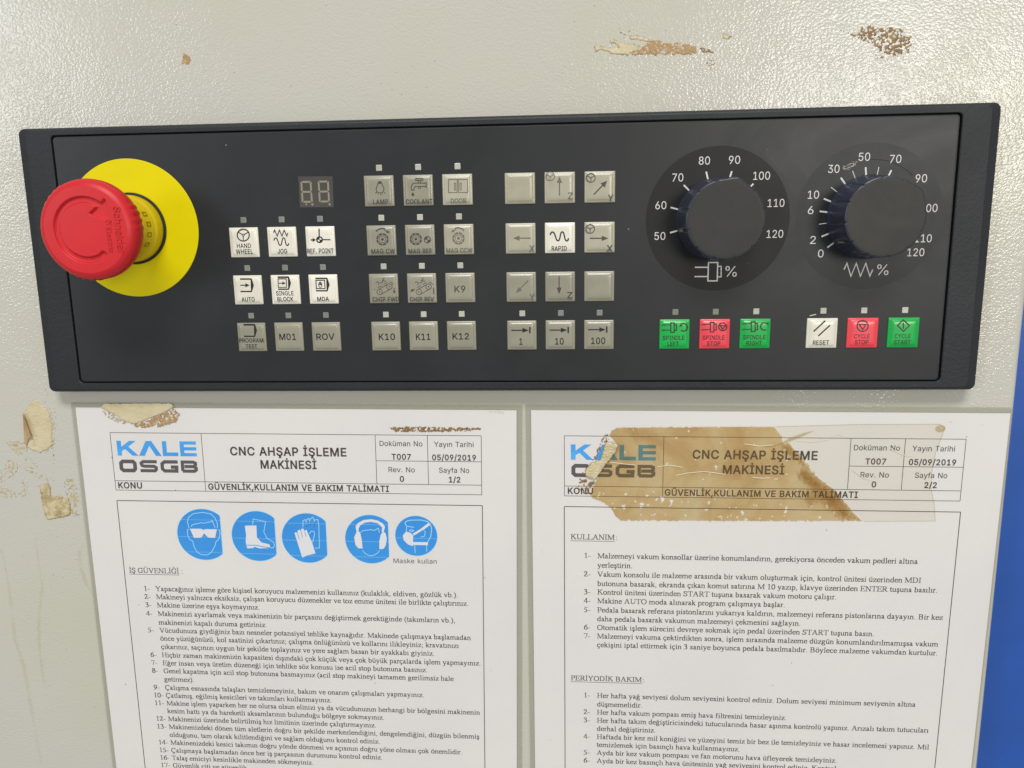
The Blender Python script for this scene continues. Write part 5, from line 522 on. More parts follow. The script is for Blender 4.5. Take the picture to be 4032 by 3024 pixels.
for (c, r), items in LEG.items():
    cn = COLK.get((c, r), 'grey'); x, y = GX[c], GY[r]
    what = DESC[c, r]
    lab = {'white': 'white key', 'grey': 'grey key', 'green': 'green key', 'red': 'red key'}[cn] + (' printed ' + what if what else ' without any print')
    if not what: lab = 'blank grey key at the ' + ('upper left' if r == 0 else 'lower right') + ' of the arrow keys'
    o = link('key_button', KM['lightgrey' if cn == 'grey' and r < 2 and c > 4 else cn], panel, (x, y, 0), lab)
    # dark slot round the key
    if items:
        mb = MB((x, y, 0)); mb.k = 0
        for it in items:
            zb = 1.30
            if it[0] == 'T':
                text(mb, it[1], SANS, it[2] + x, it[3] + x, it[4] + y, it[5], zb, None, 12.0)
            elif it[0] == 'L': stroke(mb, [(a + x, b + y) for a, b in pairs(it[2])], it[1] * 1.15, zb + mb.lift())
            else: fill(mb, [[(a + x, b + y) for a, b in pairs(it[2])]], zb + mb.lift())
        ink = 'ink'
        if cn == 'grey' and c in (3, 4, 5) and r in (1, 2): ink = 'ink_worn_sheen'
        if (c, r) in ((5, 1), (5, 0), (7, 0), (6, 1), (6, 2)): ink = 'sheen_ink_pits'
        if (c, r) in ((8, 0), (8, 1), (7, 2), (3, 0), (4, 0), (5, 2)): ink = 'ink_worn_sheen'
        if cn in ('green', 'red'): ink = 'ink_color'
        mb.build('legend', MT[ink], o)
    if not (c in (6, 7, 8) and r < 3):
        dy = 9.15 if r < 3 else 9.1
        k = 'led' if c in (3, 4, 5, 6, 12, 13, 14, 11) else 'led_mid'
        if c in (9, 10): k = 'led_dim'
        link('indicator_light', LM[k], panel, (x + (0.25 if c > 2 else 0.2), y + dy, 0))

# seven-segment display
def display():
    q = [(-85.5, 43.75), (-71.4, 43.6), (-71.1, 55.9), (-85.4, 56.1)]
    mb = MB((-78.4, 49.8, 0)); mb.add([(x, y, .03) for x, y in q] + [(x, y, -.2) for x, y in q], [[0, 1, 2, 3], [0, 4, 5, 1], [1, 5, 6, 2], [2, 6, 7, 3], [3, 7, 4, 0]])
    d = mb.build('display_window', MT['disp'], panel, label='unlit two-digit display window above the REF. POINT key')
    def seg(name, pts):
        cx = sum(p[0] for p in pts) / len(pts); cy = sum(p[1] for p in pts) / len(pts)
        m = MB((cx, cy, .05)); m.add([(x, y, .06) for x, y in pts], [list(range(len(pts)))])
        m.build(name, MT['seg'], d)
    for x0, x1 in ((-84.6, -80.0), (-77.4, -72.8)):
        t, m_, b = 54.25, 49.9, 45.55; w_ = .75; s = .12
        sl = 0.0
        H = lambda y, up: [(x0 + .5, y), (x1 - .5, y), (x1 - .95, y - w_ * up), (x0 + .95, y - w_ * up)]
        P = H(t, 1); seg('segment', P[::-1])
        seg('segment', H(b, -1))
        seg('segment', [(x0 + .45, m_), (x0 + .8, m_ - w_ / 2), (x1 - .8, m_ - w_ / 2), (x1 - .45, m_), (x1 - .8, m_ + w_ / 2), (x0 + .8, m_ + w_ / 2)])
        for a, bb in ((m_ + s, t - .12), (b + .12, m_ - s)):
            up = a > 49
            seg('segment', [(x0, a + (.35 if up else 0)), (x0 + .4, a), (x0 + w_, a + .5), (x0 + w_, bb - .75), (x0 + .25, bb - .1), (x0, bb - .3)][::1] if up else [(x0, a + .3), (x0 + .25, a + .1), (x0 + w_, a + .75), (x0 + w_, bb - .5), (x0 + .4, bb), (x0, bb - .35)])
            seg('segment', [(x1 - w_, a + .5), (x1 - .4, a), (x1, a + .35), (x1, bb - .3), (x1 - .25, bb - .1), (x1 - w_, bb - .75)] if up else [(x1 - w_, a + .75), (x1 - .25, a + .1), (x1, a + .3), (x1, bb - .35), (x1 - .4, bb), (x1 - w_, bb - .5)])
    for cx, cy, r in ((-82.75, 44.9, .38), (-80.2, 44.85, .48), (-73.0, 44.75, .48)):
        seg('segment', [(cx + r * math.cos(t * .524), cy + r * math.sin(t * .524)) for t in range(12)])
display()

# dials
def disc_pts(cx, cy, r, n=96): return [(cx + r * math.cos(2 * math.pi * i / n), cy + r * math.sin(2 * math.pi * i / n)) for i in range(n)]
def knob(cx, cy, nose, pointer, lab):
    n = 480; h = 17.6
    def rad(t, base, zf):
        a = (t - nose) % 360; r = base
        k = (a + 15) % 30 - 15
        if 16 < a < 344 and abs(k) < 3.2: r -= 0.42 * zf * (0.5 + 0.5 * math.cos(math.pi * k / 3.2))
        if a > 344 or a < 16:
            aa = a if a < 180 else 360 - a; r += 1.1 * zf * max(0, 1 - aa / 16)
        return r
    mb = MB((cx, cy, 0)); R = []
    for z, b, zf in ((0.05, 16.35, 0), (1.2, 16.3, 0), (1.7, 16.0, .15), (3.0, 15.75, 1), (h - 1.2, 15.15, 1), (h - .5, 15.0, 1), (h - .12, 14.75, .95)):
        R.append(([(cx + rad(360 * i / n, b, zf) * math.cos(2 * math.pi * i / n), cy + rad(360 * i / n, b, zf) * math.sin(2 * math.pi * i / n)) for i in range(n)], z))
    loft(mb, R)
    k = mb.build('rotary_knob', MT['knobside'], panel, smooth=True, label=lab)
    mb = MB((cx, cy, h)); R = []
    for z, b in ((h - .14, 14.72), (h, 14.45), (h + .02, 13.5), (h - .05, 8), (h - .08, 2)):
        zf = .95 if b > 13 else b / 15
        R.append(([(cx + rad(360 * i / n, b, zf) * math.cos(2 * math.pi * i / n), cy + rad(360 * i / n, b, zf) * math.sin(2 * math.pi * i / n)) for i in range(n)], z))
    loft(mb, R); mb.build('knob_cap', MT['knobtop'], k)
    # pointer line up the skirt
    a = math.radians(pointer); mb = MB((cx, cy, 8)); P = []
    for rr, z, w_ in ((15.78, 3.6, .45), (15.55, 8.0, .45), (15.42, 10.5, .40)):
        for s in (-1, 1): P.append((cx + rr * math.cos(a) - s * w_ * math.sin(a), cy + rr * math.sin(a) + s * w_ * math.cos(a), z))
    mb.add(P, [[0, 1, 3, 2], [2, 3, 5, 4]]); mb.build('pointer_mark', MT['seg'], k)
def dial(cx, cy, m, ticks, labels, lab):
    mb = MB((cx, cy, 0)); P = disc_pts(cx, cy, 28.45); mb.add([(x, y, .02) for x, y in P], [list(range(96))])
    d = mb.build('dial_face', m, panel, label=lab)
    for a, w_ in ticks:
        t = math.radians(a); m2 = MB((cx + 17.7 * math.cos(t), cy + 17.7 * math.sin(t), 0.05))
        stroke(m2, [(cx + 16.0 * math.cos(t), cy + 16.0 * math.sin(t)), (cx + 19.3 * math.cos(t), cy + 19.3 * math.sin(t))], w_, .05)
        m2.build('tick_mark', MT['white_print'], d)
    for s, x, y in labels:
        m2 = MB((x, y, .05)); wd = sum(glyph(SANS, c)[0] for c in s) * 3.05 / CAP * .80
        text(m2, s, SANS, x - wd / 2, x + wd / 2, y - 1.5, 3.05, .05); m2.build('dial_number', MT['white_print'], d)
    return d
K1 = (84.4, 36.2); K2 = (143.5, 36.2)
d1 = dial(*K1, MT['dial'], [(195 - 30 * i, .62) for i in range(6)],
     [('50', 61.73, 29.95), ('60', 61.88, 42.08), ('70', 68.32, 52.78), ('80', 78.57, 59.07), ('90', 90.3, 59.12), ('100', 101.09, 52.84), ('110', 107.2, 42.21), ('120', 107.35, 30.12)],
     'black round dial print numbered 50 to 120')
d2 = dial(*K2, MT['dial2'], [(217.5 - 15 * i, .62 if i in (0, 1, 3, 4, 6, 8, 10, 12, 13, 14, 15, 16) else .26) for i in range(11)],
     [('0', 125.79, 22.13), ('2', 122.42, 27.51), ('6', 120.85, 39.21), ('10', 121.58, 45.16), ('30', 128.85, 54.93), ('50', 140.25, 59.26), ('70', 152.18, 58.22), ('90', 162.54, 50.67), ('100', 166.4, 39.26), ('110', 165.2, 27.54), ('120', 162.79, 22.11)],
     'worn round dial print numbered 0 to 120')
knob(*K1, 75, 195, 'black rotary knob of the spindle speed dial, set to 50')
knob(*K2, 37.5, 217.5, 'black rotary knob of the feed dial, set to 0')
def symbols():
    mb = MB((84, 15, .05)); z = .05
    for l in ([(76.03, 17.26), (81.2, 17.2)], [(76.03, 13.52), (81.3, 13.5)]): stroke(mb, l, .5, z)
    stroke(mb, [(81.45, 19.12), (85.15, 19.07), (85.2, 11.7), (81.45, 11.71), (81.45, 19.12)], .5, z + .004)
    stroke(mb, [(85.3, 17.52), (86.6, 17.5), (86.7, 13.32), (85.3, 13.3)], .42, z)
    text(mb, '%', SANS, 88.3, 92.9, 13.35, 4.2, z)
    mb.build('dial_symbol', MT['white_print'], d1)
    mb = MB((144, 15, .05))
    stroke(mb, [(135.31, 15.63), (136.28, 18.2), (138.17, 12.9), (139.95, 18.1), (141.88, 12.9), (143.66, 18.0), (145.59, 12.9), (146.53, 15.49)], .48, z)
    text(mb, '%', SANS, 148.2, 152.75, 13.3, 4.2, z)
    mb.build('dial_symbol', MT['white_print'], d2)
symbols()
def scratches():
    mb = MB((140, 50, .05))
    arc = [(K2[0] + 22.3 * math.cos(math.radians(a)), K2[1] + 22.0 * math.sin(math.radians(a))) for a in range(93, 42, -3)]
    stroke(mb, arc, .22, .03)
    mb.build('wear_line', MT['groove'], d2)
    rnd = random.Random(3); mb = MB((134, 57, .05))
    for i in range(9):
        cx, cy = 134.6 + rnd.uniform(-.5, .5), 56.1 + rnd.uniform(-.4, .4); rx, ry = rnd.uniform(1.6, 3.1), rnd.uniform(.35, 1.2); t0 = rnd.uniform(0, 360)
        P = []
        for j in range(9):
            t = math.radians(t0 + j * rnd.uniform(12, 24)); x, y = rx * math.cos(t), ry * math.sin(t); P.append((cx + x * .94 - y * .34, cy + x * .34 + y * .94))
        stroke(mb, P, .09, .04 + i * .002)
    mb.build('scratch', MT['led_mid'], d2)
    # scuffs around some keys and stray dust
    mb = MB((0, 0, .02))
    for kx, ky in ((GX[0], GY[2]), (GX[1], GY[1]), (GX[12], GY[3])):
        for s in (-1, 1):
            for k in range(5):
                y0 = ky + rnd.uniform(-5, 4); x0 = kx + s * (7.2 + rnd.uniform(-.25, .35)); stroke(mb, [(x0, y0), (x0 + rnd.uniform(-.2, .2), y0 + rnd.uniform(.6, 1.8))], rnd.uniform(.05, .12), .02 + k * .001)
                x1 = kx + rnd.uniform(-5, 4); y1 = ky + s * (7.3 + rnd.uniform(-.2, .3)); stroke(mb, [(x1, y1), (x1 + rnd.uniform(.6, 2), y1 + rnd.uniform(-.2, .2))], rnd.uniform(.04, .09), .02 + k * .001)
    for i in range(60):
        x, y = rnd.uniform(-185, 173), rnd.uniform(-27, 71); r = rnd.uniform(.05, .16)
        stroke(mb, [(x, y), (x + r * 2, y + rnd.uniform(-r, r))], r, .025)
    o = mb.build('scuff_mark', MT['disp'], plate); o['kind'] = 'stuff'
    mb = MB((49, 33, .02))
    for x, y in ((48.9, 32.9), (-114.7, 69)): stroke(mb, [(x, y), (x + .4, y + .1)], .2, .03)
    stroke(mb, [(122.9, -2.9), (124.5, -2.5), (125.4, -2.3)], .3, .03)
    mb.build('paint_chip', MT['white_print'], plate)
scratches()

# emergency stop
def lathe(mb, cx, cy, prof, n=96, f=None):
    R = []
    for r, z in prof:
        R.append(([(cx + (f(r, z, 360 * i / n) if f else r) * math.cos(2 * math.pi * i / n), cy + (f(r, z, 360 * i / n) if f else r) * math.sin(2 * math.pi * i / n)) for i in range(n)], z))
    loft(mb, R)
def estop():
    cx, cy = -157.6, 36.2
    mb = MB((cx, cy, 0)); lathe(mb, cx, cy, [(28.4, -.1), (28.4, .32), (28.2, .42), (15, .42)], 128)
    e = mb.build('emergency_stop_button', MT['yellow'], panel, label='yellow round plate of the emergency stop with a red mushroom head')
    mb = MB((cx, cy, 0)); lathe(mb, cx, cy, [(14.8, .3), (14.8, .9), (14.5, 1.15), (13.2, 1.15)]); mb.build('gasket_ring', MT['rubber'], e, smooth=False)
    mb = MB((cx, cy, 0)); lathe(mb, cx, cy, [(13.75, .9), (13.75, 5.2), (13.5, 5.9), (13.1, 6.2), (12.9, 6.4), (12.7, 14), (12.2, 14.6), (10.6, 15.0), (10.4, 28)]); mb.build('collar', MT['yellow_body'], e, smooth=True)
    # mushroom head: finely divided so that the turn arrow is really sunk into it
    def bumpf(r, z, t):
        if 24.5 < z < 33 and r > 18:
            a = (t % 120)
            if a < 34: return r + 0.28 * (1 if (t * 1.0) % 8.5 < 4.2 else -0.2)
        return r
    mb = MB((cx, cy, 30))
    lathe(mb, cx, cy, [(10.2, 23.5), (15.5, 24.3), (18.3, 26.2), (19.0, 28.2), (19.1, 30.4), (18.9, 32.0), (18.3, 33.3), (17.3, 34.2), (16.2, 34.62)], 240, bumpf)
    mb.f.pop(); mb.mi.pop()
    Rr = 62; n = 240; acx, acy = cx + 0.9, cy + .4
    def depth(x, y):
        dx, dy = x - (cx - .1), y - cy; r = math.hypot(dx, dy); t = math.degrees(math.atan2(dy, dx)) % 360
        w_ = 0
        # C shaped groove from the tail (lower right) clockwise round to the arrow (right)
        if 46 <= t <= 303:
            mid = 11.2; hw = 1.05; w_ = max(w_, min(1, max(0, (hw - abs(r - mid)) / .3 + .5)))
        for ta in (303,):
            ex, ey = 11.15 * math.cos(math.radians(ta)), 11.15 * math.sin(math.radians(ta)); w_ = max(w_, min(1, max(0, (1.25 - math.hypot(dx - ex, dy - ey)) / .3 + .5)))
        # arrow head
        tri = [(2.6, 6.0), (9.0, 11.2), (9.9, 3.6)]
        dmin = 9
        for i in range(3):
            (x1, y1), (x2, y2) = tri[i], tri[(i + 1) % 3]; L = math.hypot(x2 - x1, y2 - y1); d = -((x2 - x1) * (dy - y1) - (y2 - y1) * (dx - x1)) / L; dmin = min(dmin, d)
        w_ = max(w_, min(1, max(0, dmin / .3 + .8)))
        return w_ * 1.1
    pts = [(cx, cy, 34.85)]; f = []
    for i in range(1, Rr + 1):
        r = 16.2 * i / Rr
        for j in range(n):
            a = 2 * math.pi * j / n; x, y = cx + r * math.cos(a), cy + r * math.sin(a)
            pts.append((x, y, 34.62 + .23 * (1 - (r / 16.2) ** 2) - depth(x, y)))
    for j in range(n): f.append([0, 1 + j, 1 + (j + 1) % n])
    for i in range(Rr - 1):
        for j in range(n):
            k = (j + 1) % n; f.append([1 + i * n + j, 1 + (i + 1) * n + j, 1 + (i + 1) * n + k, 1 + i * n + k])
    mb.add(pts, f)
    h = mb.build('mushroom_head', MT['red'], e, smooth=True, label='red mushroom push head with a sunken turn arrow')
    mb = MB((cx, cy, 35))
    def rot(x0, y0):
        def g(u, v): return (x0 + v, y0 - u)
        return g
    text(mb, 'Schneider', SANS, 0, 17.2, 0, 2.9, 34.98, rot(-145.9, 44.6), 6.0); 
    text(mb, 'Electric', SANS, 0, 9.4, 0, 1.8, 34.98, rot(-149.2, 37.0), 2.0)
    stroke(mb, [(-147.0, 39.6), (-147.6, 38.4), (-148.9, 38.3), (-149.3, 39.3), (-148.3, 39.8), (-147.4, 38.9), (-147.0, 37.6)], .3, 34.98)
    v0 = list(mb.v); f0 = [list(q) for q in mb.f]; nv = len(v0)
    mb.v += [p + V(0, 0, -.6) for p in v0]
    ed = {}
    for q in f0:
        for a, b in zip(q, q[1:] + q[:1]): ed[(a, b)] = 1
    for a, b in list(ed):
        if (b, a) not in ed: mb.f.append([a, a + nv, b + nv, b]); mb.mi.append(0)
    mb.build('embossed_lettering', MT['red_relief'], e)
    mb = MB((cx, cy, 10))
    for k in range(4):
        a = math.radians(-30 + k * 19); P = []
        for da, z in ((-.075, 9.2), (.075, 9.2), (.075, 12.6), (-.075, 12.6), (-.045, 10.0), (.045, 10.0), (.045, 11.8), (-.045, 11.8)): P.append((cx + 12.93 * math.cos(a + da), cy + 12.93 * math.sin(a + da), z))
        mb.add(P, [[0, 1, 5, 4], [1, 2, 6, 5], [2, 3, 7, 6], [3, 0, 4, 7]])
    mb.build('collar_mark', MT['yellow_mark'], e)
estop()

# ------------------------------------------------------------------ residue patches: many small raised cells cut out of an outline by noise
def pin(x, y, P):
    c = False
    for i in range(len(P)):
        (x1, y1), (x2, y2) = P[i - 1], P[i]
        if (y1 > y) != (y2 > y) and x < (x2 - x1) * (y - y1) / (y2 - y1) + x1: c = not c
    return c
def pdist(x, y, P):
    m = 1e9
    for i in range(len(P)):
        (x1, y1), (x2, y2) = P[i - 1], P[i]; dx, dy = x2 - x1, y2 - y1; L = dx * dx + dy * dy or 1e-9
        t = max(0, min(1, ((x - x1) * dx + (y - y1) * dy) / L)); m = min(m, (x - x1 - t * dx) ** 2 + (y - y1 - t * dy) ** 2)
    return m ** .5
def patch(name, P, m, parent, z, dens=1.0, cell=.33, nscale=1.1, thick=.12, jag=.5, rimw=.5, label=None, seed=0.0, rimmax=1.0, hole=None):
    xs = [p[0] for p in P]; ys = [p[1] for p in P]; x0, y0 = min(xs) - 1, min(ys) - 1
    nx = int((max(xs) + 1 - x0) / cell) + 1; ny = int((max(ys) + 1 - y0) / cell) + 1
    o = (sum(xs) / len(xs), sum(ys) / len(ys), z); mb = MB(o); idx = {}; rim = []
    def sd(x, y):
        d = pdist(x, y, P); s = d if pin(x, y, P) else -d
        return s + jag * noise.noise(Vector((x * .8 + seed, y * .8, 3.1))) + jag * .5 * noise.noise(Vector((x * 2.3, y * 2.3 + seed, 1.7)))
    S = {}
    for i in range(nx + 1):
        for j in range(ny + 1):
            x, y = x0 + i * cell, y0 + j * cell; s = sd(x, y)
            if s > 0:
                if dens < 1:
                    q = noise.noise(Vector((x * nscale + seed, y * nscale, 9.2))) + .5 * noise.noise(Vector((x * nscale * 2.3, y * nscale * 2.3 + seed, 4.4)))
                    if q > (dens - .5) * 1.15: continue
                if hole:
                    q = noise.noise(Vector((x * hole[2], y * hole[2], 5.5))) + .5 * noise.noise(Vector((x * 2.6, y * 2.6, 8.1)))
                    low = max(0, min(1, (-78 - y) / 6)) if x < 110 else .55
                    if q > hole[1] - .24 * low: continue
                S[i, j] = s
    def vid(i, j):
        if (i, j) not in idx:
            s = S[i, j]; x, y = x0 + i * cell, y0 + j * cell
            border = any((i + a, j + b) not in S for a, b in ((1, 0), (-1, 0), (0, 1), (0, -1)))
            zz = 0.015 if border else thick * (.7 + .9 * abs(noise.noise(Vector((x * 1.9, y * 1.9, seed)))))
            idx[i, j] = len(mb.v); mb.v.append(V(x - o[0] + (random.uniform(-.3, .3) * cell if border else 0), y - o[1] + (random.uniform(-.3, .3) * cell if border else 0), zz))
            rim.append(rimmax * max(0, min(1, 1 - s / rimw)) if rimw > 0 else 0)
        return idx[i, j]
    for (i, j) in list(S):
        q = [(i, j), (i + 1, j), (i + 1, j + 1), (i, j + 1)]; ins = [t for t in q if t in S]
        if len(ins) == 4: mb.f.append([vid(*t) for t in q]); mb.mi.append(0)
        elif len(ins) == 3: mb.f.append([vid(*t) for t in q if t in S]); mb.mi.append(0)
    ob = mb.build(name, m, parent, smooth=True, label=label)
    a = ob.data.attributes.new('rim', 'FLOAT', 'POINT'); a.data.foreach_set('value', rim)
    return ob
MARK={'scrap_cream': [[35.24,101.73],[35.51,104.74],[37.22,104.94],[39.4,104.02],[42.31,103.66],[44.66,103.8],[43.2,104.94],[41.86,105.05],[41.3,106.7],[42.64,107.01],[44.45,106.44],[46.27,105.54],[50.25,105.08],[53.87,103.96],[52.45,102.28],[48.86,100.67],[43.06,100.83],[40.14,102.28],[37.23,102.7]],'scrap_cream2': [[49.12,108.01],[52.0,108.27],[53.81,107.37],[57.43,106.59],[58.88,105.86],[56.01,105.09],[53.12,105.86],[49.32,106.48]],'scrap_brown': [[52.45,102.28],[57.43,106.24],[61.03,106.14],[62.85,105.07],[66.43,105.31],[70.03,104.7],[73.62,104.08],[75.82,102.32],[75.88,100.27],[68.35,100.2],[53.92,100.53],[48.86,100.67]],'scrap_brown2': [[76.53,102.64],[77.59,103.12],[81.93,101.3],[82.32,100.43],[78.03,100.38]],'scrap_specks': [[78.85,97.11],[80.96,98.42],[84.12,100.04],[84.18,98.33],[81.45,94.29],[79.29,94.35]],'scrap_specks2': [[45.32,109.32],[48.02,109.75],[49.81,110.88],[48.06,106.85],[45.89,107.26]],'chip': [[84.85,107.5],[85.98,107.87],[89.4,106.52],[87.5,105.15],[85.53,105.62]],'corner': [[129.66,107.73],[132.05,107.21],[136.5,105.69],[138.14,108.25],[142.41,109.1],[145.36,108.21],[148.97,108.11],[154.43,107.26],[154.97,104.99],[157.54,104.39],[158.17,101.07],[157.27,98.82],[152.32,97.38],[148.29,98.01],[145.6,100.02],[142.18,102.28],[139.19,103.52],[135.8,105.36]],'corner2': [[143.91,98.31],[145.7,98.61],[149.83,96.74],[149.19,95.71],[147.37,95.76],[144.4,96.54]],'dot': [[-134.01,101.98],[-133.41,103.57],[-132.84,104.22],[-132.7,106.35],[-131.23,106.51],[-130.76,105.37],[-129.33,105.19],[-129.29,104.13],[-129.71,102.8],[-131.42,101.65],[-131.98,101.93]],'fold': [[-216.06,-38.49],[-214.16,-40.41],[-211.45,-42.77],[-209.91,-45.77],[-209.72,-49.21],[-209.54,-52.66],[-210.56,-56.99],[-210.81,-60.47],[-213.3,-62.66],[-217.02,-64.2],[-219.56,-63.55],[-223.21,-61.37],[-223.59,-57.88],[-223.25,-50.93],[-222.42,-45.11],[-221.34,-43.61]],'foldin': [[-222.45,-45.33],[-221.08,-46.4],[-218.9,-55.7],[-221.33,-57.44],[-222.96,-61.15],[-223.5,-57.88]],'foldfr': [[-213.75,-40.63],[-210.15,-42.77],[-207.35,-44.48],[-206.8,-50.07],[-208.68,-54.39],[-209.94,-60.47],[-213.54,-64.41],[-217.05,-64.42],[-210.81,-60.47],[-209.66,-53.52],[-209.67,-48.78],[-209.91,-45.77]],'trail': [[-211.62,-32.98],[-210.76,-32.98],[-209.65,-35.95],[-209.41,-38.93],[-211.19,-40.85],[-211.99,-40.42],[-210.22,-38.5],[-210.52,-35.95]],'trail2': [[-210.81,-60.47],[-209.96,-62.22],[-210.45,-67.48],[-211.6,-67.92],[-211.74,-65.72],[-212.72,-64.85],[-211.13,-64.41]],'honey': [[-233.38,-58.77],[-226.75,-58.54],[-223.9,-58.53],[-222.45,-62.24],[-224.59,-64.88],[-227.74,-65.33],[-230.44,-62.7]],'speckA': [[-237.76,-73.32],[-232.41,-67.1],[-228.37,-69.74],[-229.83,-73.73],[-233.78,-76.41],[-238.62,-79.11]],'speckL': [[-228.88,-70.18],[-218.83,-74.12],[-211.18,-77.86],[-211.94,-78.62],[-220.56,-77.02],[-226.95,-72.16]],'speckM': [[-225.15,-65.76],[-220.5,-67.07],[-219.23,-70.59],[-219.91,-72.36],[-224.58,-71.05]],'speckB': [[-238.69,-79.56],[-235.95,-79.1],[-231.39,-84.45],[-227.44,-81.74],[-228.51,-76.83],[-225.21,-78.6],[-224.58,-83.51],[-228.46,-85.78],[-237.01,-86.28],[-239.56,-85.4]],'chunk': [[-219.83,-79.69],[-215.44,-78.33],[-214.22,-80.77],[-214.55,-84.8],[-212.83,-85.23],[-210.47,-84.1],[-208.52,-86.1],[-205.97,-85.19],[-205.9,-91.48],[-206.7,-94.19],[-210.22,-95.57],[-218.4,-96.77],[-219.28,-93.38],[-219.84,-86.17]],'chunk2': [[-207.96,-78.51],[-205.9,-76.28],[-202.44,-76.71],[-201.97,-81.6],[-201.11,-86.95],[-203.02,-91.46],[-202.03,-94.15],[-205.26,-95.08],[-206.14,-93.28],[-205.97,-85.19],[-207.78,-83.86]],'run1': [[-243.04,-111.24],[-241.94,-124.74],[-242.2,-142.53],[-242.9,-158.16],[-240.45,-171.47],[-240.03,-190.97],[-239.27,-214.36],[-239.17,-228.4]],'run2': [[-225.27,-105.56],[-225.49,-118.17],[-225.21,-130.13],[-229.41,-146.4],[-231.31,-162.92],[-231.42,-178.01],[-231.05,-189.9]],'run3': [[-201.57,-108.45],[-204.74,-112.4],[-205.27,-119.51],[-203.69,-128.24],[-200.34,-135.4]],'stain': [[-227.83,-135.0],[-225.09,-146.33],[-224.98,-162.8],[-221.64,-191.38],[-199.38,-191.69],[-201.21,-227.23],[-241.23,-228.46],[-238.05,-196.94],[-240.45,-171.47],[-242.58,-153.2],[-241.0,-126.33],[-228.41,-114.24]],'ctape': [[-185.04,-42.66],[-184.92,-41.71],[-183.35,-40.66],[-152.03,-40.62],[-151.52,-42.61],[-156.06,-44.98],[-158.55,-45.94],[-163.03,-47.61],[-168.55,-49.76],[-171.01,-50.24],[-173.81,-49.52],[-176.56,-48.32],[-178.27,-46.4],[-181.89,-44.48],[-184.6,-43.05]],'cres': [[-172.91,-50.0],[-168.56,-49.86],[-163.03,-47.61],[-156.06,-44.98],[-151.5,-42.37],[-149.0,-45.94],[-150.25,-48.81],[-153.74,-50.24],[-158.68,-51.68],[-162.04,-51.68],[-166.42,-52.16],[-170.21,-51.68]],'cres2': [[-185.09,-43.05],[-178.27,-46.4],[-173.81,-49.52],[-175.83,-50.24],[-178.66,-49.76],[-184.53,-46.4]],'streak': [[-54.59,-51.91],[-46.36,-51.38],[-25.96,-51.64],[-12.54,-52.05],[-13.83,-53.09],[-26.03,-53.72],[-38.79,-53.99],[-51.59,-53.85],[-54.12,-52.96]],'smudge': [[-11.6,-43.97],[-3.05,-43.98],[-2.85,-46.56],[-5.09,-45.68],[-9.61,-45.42]],'btape': [[43.35,-52.9],[46.81,-51.61],[78.31,-51.4],[108.47,-51.19],[112.82,-51.4],[116.52,-55.71],[116.93,-58.87],[119.42,-58.6],[123.38,-62.56],[126.83,-66.27],[128.98,-68.93],[129.34,-70.8],[134.9,-75.86],[140.15,-79.6],[146.7,-87.68],[152.68,-94.06],[109.53,-94.42],[79.54,-94.56],[47.78,-94.72],[45.22,-92.15],[43.16,-88.67],[39.59,-86.01],[35.03,-84.17],[34.01,-82.57],[36.01,-77.24],[40.99,-68.77],[43.94,-63.53],[46.4,-59.88],[43.89,-57.29],[42.38,-55.22]],'ltape': [[113.07,-51.4],[137.35,-50.71],[147.19,-50.45],[181.41,-50.29],[183.86,-51.74],[182.85,-55.63],[181.0,-62.43],[180.05,-71.39],[180.49,-79.38],[182.24,-85.27],[183.46,-93.65],[153.18,-94.06],[146.96,-87.68],[140.4,-79.6],[135.15,-75.75],[129.48,-70.63],[129.08,-68.82],[126.92,-66.11],[123.52,-62.46],[119.61,-58.44],[117.17,-58.66],[116.77,-55.71]],'roll': [[40.66,-58.33],[43.9,-58.07],[46.64,-59.36],[45.44,-63.01],[40.99,-68.77],[39.0,-71.94],[36.51,-75.65],[31.97,-74.08],[31.96,-70.91],[34.46,-67.74],[38.47,-66.16]],'rollres': [[40.64,-54.71],[42.63,-54.97],[42.4,-57.81],[40.41,-58.59],[38.94,-61.98],[36.96,-65.64],[33.96,-67.48],[31.96,-70.91],[30.96,-75.14],[36.51,-76.18],[36.01,-78.3],[34.01,-82.04],[29.45,-82.06],[28.94,-77.27],[30.45,-73.03],[32.96,-68.8],[35.95,-64.6],[38.42,-58.34]],'btspot': [[122.87,-76.46],[125.71,-73.22],[129.23,-73.21],[129.0,-78.04],[125.53,-79.14]],'fold2': [[107.98,-60.21],[112.97,-59.67],[115.92,-58.61],[119.31,-56.49],[125.16,-54.12],[130.06,-53.07],[124.26,-55.96],[118.9,-58.34],[116.46,-59.4],[111.01,-60.58]],'amber': [[115.43,-58.87],[119.43,-58.76],[123.13,-62.56],[128.74,-69.04],[134.66,-75.97],[139.91,-79.71],[146.46,-87.79],[151.9,-93.74],[143.08,-93.92],[137.7,-88.83],[132.97,-85.6],[129.61,-88.89],[125.77,-83.47],[128.05,-79.13],[123.79,-74.84],[122.61,-71.63],[125.0,-69.48],[120.26,-65.23],[116.62,-62.58]],'crease': [[[71.49,-73.38],[76.43,-72.31],[83.83,-71.49],[92.75,-72.76]],[[63.45,-69.48],[68.9,-68.68],[74.38,-69.7]],[[100.55,-59.01],[106.93,-60.03],[112.74,-59.5]],[[104.61,-74.02],[108.56,-74.52],[111.98,-74.25]],[[42.98,-67.45],[48.98,-68.22],[53.98,-68.73]],[[122.36,-57.54],[129.36,-58.06],[135.76,-57.0]],[[137.66,-55.68],[140.07,-54.63],[142.11,-55.68]],[[146.56,-70.46],[151.79,-74.18],[156.89,-75.76]],[[161.73,-60.9],[167.88,-64.04],[171.81,-64.03]]],'wallpts': [[212.05,-10.56],[212.72,-32.99],[213.11,-93.54],[213.77,-159.85],[214.22,-214.51]]}
